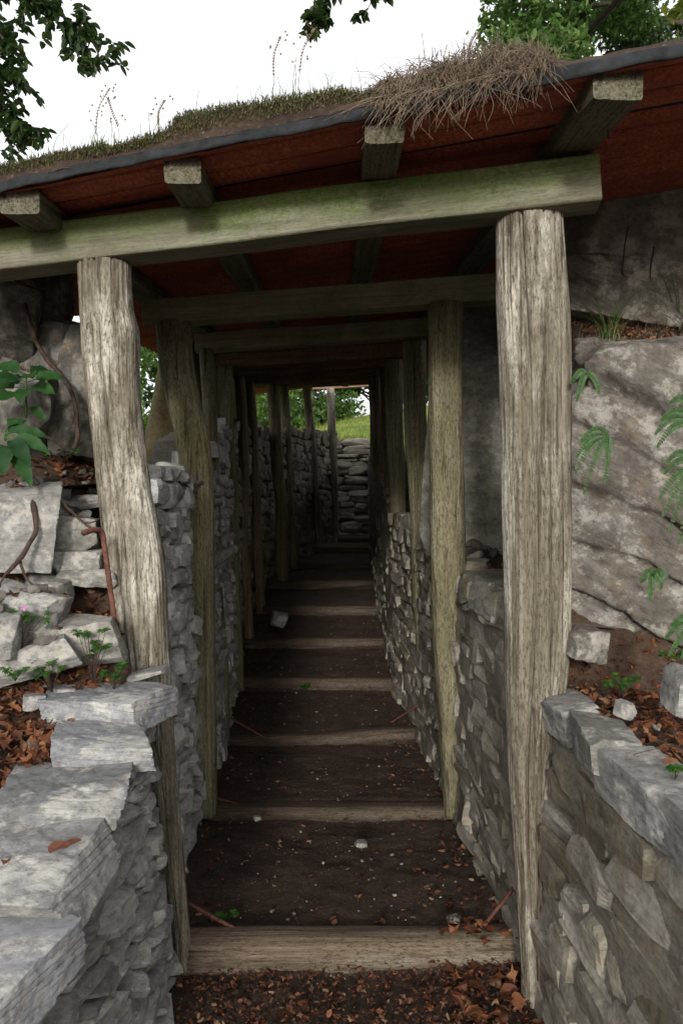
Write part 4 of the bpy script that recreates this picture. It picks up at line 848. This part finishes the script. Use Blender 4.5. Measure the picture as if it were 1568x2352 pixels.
herb(1320, 1080, 2.32, 1, .01, .01, 'tiny sprig on the outcrop edge', .012, seed=11)
herb(700, 1590, 5.46, 4, .05, .03, 'green sprig growing before the fourth step', .028, seed=12)
def fern(u, v, d, fr, lab, seed=1):
    t = thing('fern', lab, 'fern', 'small ferns on the outcrop'); t.location = tuple(P(u, v, d)); lf = MB()
    st = MB()
    for ax, az_, L in fr:
        dirv = np.array([math.cos(ax), -.35, math.sin(ax)]); c = spline([(0, 0, 0), dirv * L * .4 + [0, -.012, .012], dirv * L * .75 + [0, -.018, .004], dirv * L + [0, -.01, -.22 * L]], 24)
        tube(st, c, np.linspace(.0011, .0005, 24), 4)
        for k in range(2, 24):
            T = c[min(k+1, 23)] - c[k-1]; T /= np.linalg.norm(T); s = np.cross(T, [0, 1, 0]); s /= np.linalg.norm(s); ll = .0105 * (1 - .75 * (k / 24) ** 2.5)
            for sg in (-1, 1): leafblade(lf, c[k], s * sg + T * .25, ll, .0062, .1, up=(0, -1, .2), seg=3, fold=.1)
    st.build('stem', M['root'], t); lf.build('frond', M['fern'], t)
fern(1398, 1000, 1.98, [(A(200), 0, .10), (A(235), 0, .14), (A(180), 0, .08), (A(255), 0, .10), (A(215), 0, .12)], 'fern with drooping fronds beside the thick pale post')
fern(1600, 975, 1.75, [(A(180), 0, .11), (A(165), 0, .10), (A(140), 0, .10), (A(195), 0, .11), (A(125), 0, .09)], 'topmost fern at the right edge of the outcrop')
fern(1610, 1075, 1.75, [(A(175), 0, .10), (A(200), 0, .12), (A(215), 0, .13), (A(228), 0, .14), (A(160), 0, .10), (A(240), 0, .15)], 'largest fern at the right edge, middle of three')
fern(1600, 1440, 1.85, [(A(180), 0, .09), (A(205), 0, .09), (A(160), 0, .08), (A(225), 0, .07)], 'lowest fern at the right edge of the outcrop')
fern(1495, 1322, 1.98, [(A(190), 0, .035), (A(0), 0, .03), (A(250), 0, .05), (A(300), 0, .03)], 'tiny pale fern in the middle of the outcrop face')
# grass tufts and dry grass on the outcrop's shoulder
sh = MB(); yy_, xx_ = np.meshgrid(np.linspace(2.34, 3.3, 60), np.linspace(.72, 2.4, 100), indexing='ij')
sz = .462 + (yy_ - 2.4) * .46 - .05 * (xx_ - .8) + .03 * fb2(xx_ * 4, yy_ * 4, 4, 31) + .012 * fb2(xx_ * 18, yy_ * 18, 3, 32) - .25 * sst(.86, .74, xx_)
sh.grid(np.stack([xx_, yy_, sz], -1), flip=True); tag(sh.build('soil_shoulder', M['soil'], smooth=True), kind='structure')
from mathutils.bvhtree import BVHTree
def bvh(m, off=(0, 0, 0)): return BVHTree.FromPolygons([Vector(q) for q in (np.concatenate(m.v) + np.array(off))], m.f)
trees_ = [bvh(big, (1.43, 2.63, -.10)), bvh(sh)]
def topz(x, y, z0=1.2):
    z = groundz(x, y)
    for b in trees_:
        h = b.ray_cast(Vector((x, y, z0)), Vector((0, 0, -1)))
        if h[0] is not None: z = max(z, h[0].z)
    return z
gt = MB(); rnd = random.Random(71)
for i in range(3800):
    x, y = rnd.uniform(.76, 2.1), rnd.uniform(2.36, 3.2); z = topz(x, y)
    if z < .3: continue
    if rnd.random() < .35 or fb2(np.array(x * 6), np.array(y * 6), 2, 5) > -.05: blade(gt, np.array([x, y, z - .004]), rnd.uniform(.02, .09), rnd.uniform(.8, 2.2), rnd.uniform(0, 6.28), .0009, 5)
tag(gt.build('dry_grass', M['drygrass']), 'reddish dry grass on top of the outcrop', 'grass', kind='stuff')
gt = MB(); rnd = random.Random(44)
for i in range(46): x, y = .835 + rnd.gauss(0, .016), 2.47 + rnd.uniform(0, .06); blade(gt, np.array([x, y, topz(x, y) - .01]), rnd.uniform(.10, .24), rnd.uniform(.5, 1.5), rnd.choice([rnd.gauss(3.5, .6), rnd.gauss(-.5, .6)]), .0019, 9)
tag(gt.build('grass_tuft', M['grass']), 'long green grass tuft on the shoulder of the outcrop, beside the thick post', 'grass')
gt = MB()
for i in range(80): x, y = 1.22 + rnd.gauss(0, .05), 2.78 + rnd.uniform(0, .2); blade(gt, np.array([x, y, topz(x, y) - .01]), rnd.uniform(.10, .30), rnd.uniform(.2, 1.1), rnd.choice([rnd.gauss(3.4, .7), rnd.uniform(0, 6.28)]), .0024, 9)
tag(gt.build('grass_tuft', M['grass']), 'dark green grass tuft at the right edge under the roof', 'grass')
def shp():
    for _ in range(50):
        x, y = rnd.uniform(.85, 1.9), rnd.uniform(2.35, 3.2); z = topz(x, y)
        if z > .35: return x, y, z + .005, None
    return x, y, z, None
mb = MB(); leaves(mb, 1700, shp, (.008, .03), rnd, .4); tag(mb.build('leaf_litter', M['litter']), 'dead leaf bits on the shelf above the outcrop', 'leaf litter', kind='stuff')

bank_ = [bvh(m_, c_) for m_, c_ in bankrocks]
def banktop(x, y):
    z = groundz(x, y); nz = 1
    for b in bank_:
        h = b.ray_cast(Vector((x, y, 1.5)), Vector((0, 0, -1)))
        if h[0] is not None and h[0].z > z: z = h[0].z; nz = abs(h[1].z)
    return z, nz
rnd = random.Random(88)
def bl():
    for _ in range(30):
        x, y = rnd.uniform(-1.7, -.72), rnd.uniform(2.0, 3.3); z, nz = banktop(x, y)
        if nz > .55 and fb2(np.array(x * 5), np.array(y * 5), 2, 77) > -.15: return x, y, z + .006, None
    return x, y, z + .006, None
mb = MB(); leaves(mb, 900, bl, (.010, .034), rnd, .4); tag(mb.build('leaf_litter', M['litter']), 'dead leaves caught among the rocks of the left bank', 'leaf litter', kind='stuff')
mb = MB()
for i in range(160):
    x, y, z, _ = bl(); rock(mb, (x, y, z), (rnd.uniform(.006, .03), rnd.uniform(.006, .02), rnd.uniform(.004, .014)), (rnd.gauss(0, .4), rnd.gauss(0, .4), rnd.uniform(0, 6)), n=4, seed=i, amp=.08)
tag(mb.build('rubble', M['chips']), 'broken stone bits lodged among the rocks of the left bank', 'rubble', kind='stuff')
mb = MB()
for i in range(260): x, y, z, _ = bl(); blade(mb, np.array([x, y, z - .01]), rnd.uniform(.02, .11), rnd.uniform(.4, 1.6), rnd.uniform(0, 6.28), .0012, 6)
tag(mb.build('bank_grass', M['grass']), 'thin weeds growing between the rocks of the left bank', 'grass', kind='stuff')
herb(150, 1060, 2.55, 8, .05, .06, 'small weed at the foot of the fractured dark rock, left bank', .018, seed=21)
herb(300, 1080, 2.9, 4, .03, .03, 'tiny weed behind the near left post', .014, seed=22)
# ---------------------------------------------------------------- trees
def crown(mb, centers, nleaf, ls, rnd, flat=.7):
    for (c, r) in centers:
        n = int(nleaf * r ** 2)
        for i in range(n):
            d = np.array([rnd.gauss(0, 1), rnd.gauss(0, 1), rnd.gauss(0, 1)]); d /= np.linalg.norm(d); p = np.array(c) + d * r * (rnd.random() ** .4) * np.array([1, 1, flat]); s = ls * rnd.uniform(.6, 1.3)
            E = np.array(Euler((rnd.gauss(0, .7), rnd.gauss(0, .7), rnd.uniform(0, 6.28))).to_matrix()); q = np.array([(-s, 0, 0), (0, -s * .45, .1 * s), (s, 0, -.1 * s), (0, s * .45, .1 * s)]) @ E.T + p; mb.add(q, [(0, 1, 2, 3)])
def tree(lab, base, H, W, mat, nleaf, ls, seed, group=None, low=.35, clumps=26, th=.5):
    r = random.Random(seed); t = thing('tree', lab, 'tree', group); t.location = tuple(base); tr = MB(); cr = MB()
    top = np.array([r.gauss(0, .2), r.gauss(0, .2), H * .9]); tube(tr, spline([(0, 0, -.5), (0.1, 0, H * .3), (-.1, .1, H * .6), tuple(top)], 24), np.linspace(H * .022, .02, 24), 10, seed, .2)
    cs = []
    for i in range(clumps):
        a = r.uniform(0, 6.28); z = H * (low + (1 - low) * r.random()); f = math.sin(math.pi * min(1, (z / H - low) / (1 - low) * .85 + .12)) ** .6; rr = W * f * r.uniform(.45, 1.0); c = (rr * math.cos(a), rr * math.sin(a), z); cs.append((c, W * r.uniform(.16, .34)))
        zz = z - rr * .4; tube(tr, [(0, 0, max(zz, .2)), (c[0] * .5, c[1] * .5, zz + rr * .25), c], [H * .007, H * .004, .008], 5)
    crown(cr, cs, nleaf, ls, r); tr.build('trunk', M['bark'], t, smooth=True); cr.build('crown', M[mat], t); return t
def copytree(t, loc, rz_, sc, lab):
    n = t.copy(); C.objects.link(n); n.location = loc; n.rotation_euler = (0, 0, rz_); n.scale = (sc,) * 3; n['label'] = lab
    for ch in list(t.children): c = ch.copy(); C.objects.link(c); c.parent = n
    return n
TG = 'trees on the hillside'
def gz(x, y): return float(zt(np.array(float(x)), np.array(float(y))))
p = P(1330, 400, 13.0); tree('light green airy tree above the roof at the upper right', (p[0], 13, 1.0), 9.5, 2.1, 'treeleaf', 1500, .075, 5, TG, .30, 50)
p = P(1560, 400, 15.0); tree('dark green tree at the upper right corner behind the airy one', (p[0] + .2, 15, 1.2), 9.6, 2.1, 'darkleaf', 1500, .08, 6, TG, .3, 40)
p = P(1640, 100, 8.0); tree('yellow-green branch ends of a tree cut off by the upper right corner', (p[0] + .6, 8, .8), 6.2, 1.3, 'yellowleaf', 900, .07, 7, TG, .4, 26)
fern(1345, 860, 2.12, [(A(200), 0, .05), (A(240), 0, .07), (A(300), 0, .05)], 'small fern high on the left edge of the outcrop, beside the thick post')
t1 = tree('bushy green tree seen through the gap left of the second frame', (-5.2, 15, gz(-5.2, 15)), 5.0, 2.4, 'treeleaf', 520, .10, 8, TG, .05, 34)
t2 = tree('dark tree behind the meadow, seen through the far end of the tunnel', (1.6, 33, gz(1.6, 33)), 8, 3.6, 'darkleaf', 260, .16, 9, TG, .05, 40)
far = [(t1, (-3.2, 21), 1.2, 'green tree seen between the seventh and eighth left posts'), (t2, (-2.2, 30), .9, 'green tree seen between the eighth and ninth left posts'), (t1, (-.9, 27), 1.15, 'mid green bush tree left of the meadow slope'), (t2, (-6.5, 30), 1.0, 'tall tree far down the left hillside, beyond the seventh left post'),
       (t1, (-9.0, 20), 1.3, 'green tree far left, glimpsed beneath the beam at the left edge'), (t2, (4.6, 36), 1.0, 'dark tree at the right of the meadow top'), (t1, (-7.8, 14), 1.1, 'green tree left of the path, glimpsed between bank rocks and roof'), (t2, (-13, 28), 1.2, 'large tree beyond the left bank')]
for i, (t, (x, y), sc, lab) in enumerate(far): copytree(t, (x, y, gz(x, y) - .3), i * 1.3, sc, lab)
# meadow grass beyond the end wall
mb = MB(); rnd = random.Random(3)
for i in range(6000):
    y = 13.4 + 12 * rnd.random() ** 1.5; x = rnd.uniform(-1.8, 2.4) * y / 13; z = gz(x, y) + .35 * float(fb2(np.array(x * .15), np.array(y * .15), 3, 2)) * (y > 14); blade(mb, np.array([x, y, z - .02]), rnd.uniform(.08, .22), rnd.uniform(0, .8), rnd.uniform(0, 6.28), .007, 2)
tag(mb.build('meadow_grass', M['yellowleaf']), 'bright yellow-green meadow grass on the slope beyond the tunnel', 'grass', kind='stuff')
# overhanging branches
def twigs(parent, pts, rad, n, ls, seed, spread, mat='darkleaf'):
    r = random.Random(seed); c = spline(pts, 40); mb = MB(); tube(mb, c, np.linspace(rad, rad * .3, 40), 7, seed, .2); lf = MB()
    for i in range(n):
        k = r.randrange(6, 40); o = c[k]; d = np.array([r.gauss(0, 1), r.gauss(0, 1), r.gauss(-.3, .8)]); d /= np.linalg.norm(d); L = spread * r.uniform(.4, 1); e = o + d * L + [0, 0, -.15 * L]; tube(mb, [o, (o + e) / 2 + [0, 0, .02 * L], e], [.004, .0025, .001], 5)
        for j in range(11):
            t = .25 + .75 * j / 10; b = o + (e - o) * t; q = np.array([r.gauss(0, 1), r.gauss(0, 1), r.gauss(-.4, .6)]); q /= np.linalg.norm(q); leafblade(lf, b, q, ls * r.uniform(.7, 1.2), ls * .62, .3, seg=4, up=(.2, .3, 1), tooth=.05)
    mb.build('branch', M['bark'], parent, smooth=True); lf.build('foliage', M[mat], parent)
D = 4.2
T_ = thing('tree', 'tree with dark leafy branches drooping into the upper left corner', 'tree')
mb = MB(); tube(mb, spline([(-3.6, 4.0, -.6), (-3.5, 4.1, 1.0), (-3.35, 4.2, 2.6), (-3.1, 4.25, 4.0)], 30), np.linspace(.16, .09, 30), 14, 3, .15); mb.build('trunk', M['bark'], T_, smooth=True)
twigs(T_, [(-3.25, 4.2, 3.4), P(-120, -60, D), P(60, -10, D), P(150, 40, D), P(215, 100, D), P(228, 140, D)], .014, 46, .056, 3, .20)
twigs(T_, [(-3.3, 4.2, 3.0), P(-150, 20, D), P(-20, 60, D), P(20, 130, D), P(-5, 190, D)], .012, 60, .056, 4, .24)
twigs(T_, [(-3.4, 4.2, 2.5), P(-150, 180, D), P(-40, 210, D), P(20, 260, D), P(62, 320, D)], .012, 50, .056, 5, .19)
T2 = thing('tree', 'tree whose small leafy twig hangs into the top centre of the picture', 'tree')
mb = MB(); tube(mb, spline([(2.4, 4.6, .6), (2.3, 4.4, 2.4), (1.6, 4.2, 3.6), (.7, 4.0, 3.5), (.2, 3.9, 3.1)], 40), np.linspace(.12, .02, 40), 12, 6, .15); mb.build('trunk', M['bark'], T2, smooth=True)
twigs(T2, [(.3, 3.95, 3.15), P(900, -160, 3.9), P(800, -60, 3.9), P(715, 20, 3.9), P(740, 60, 3.9)], .006, 24, .055, 7, .14)
twigs(T2, [(.3, 3.95, 3.15), P(880, -120, 3.9), P(860, -20, 3.9), P(835, 40, 3.9)], .005, 14, .055, 8, .11)
#=====PART4=====
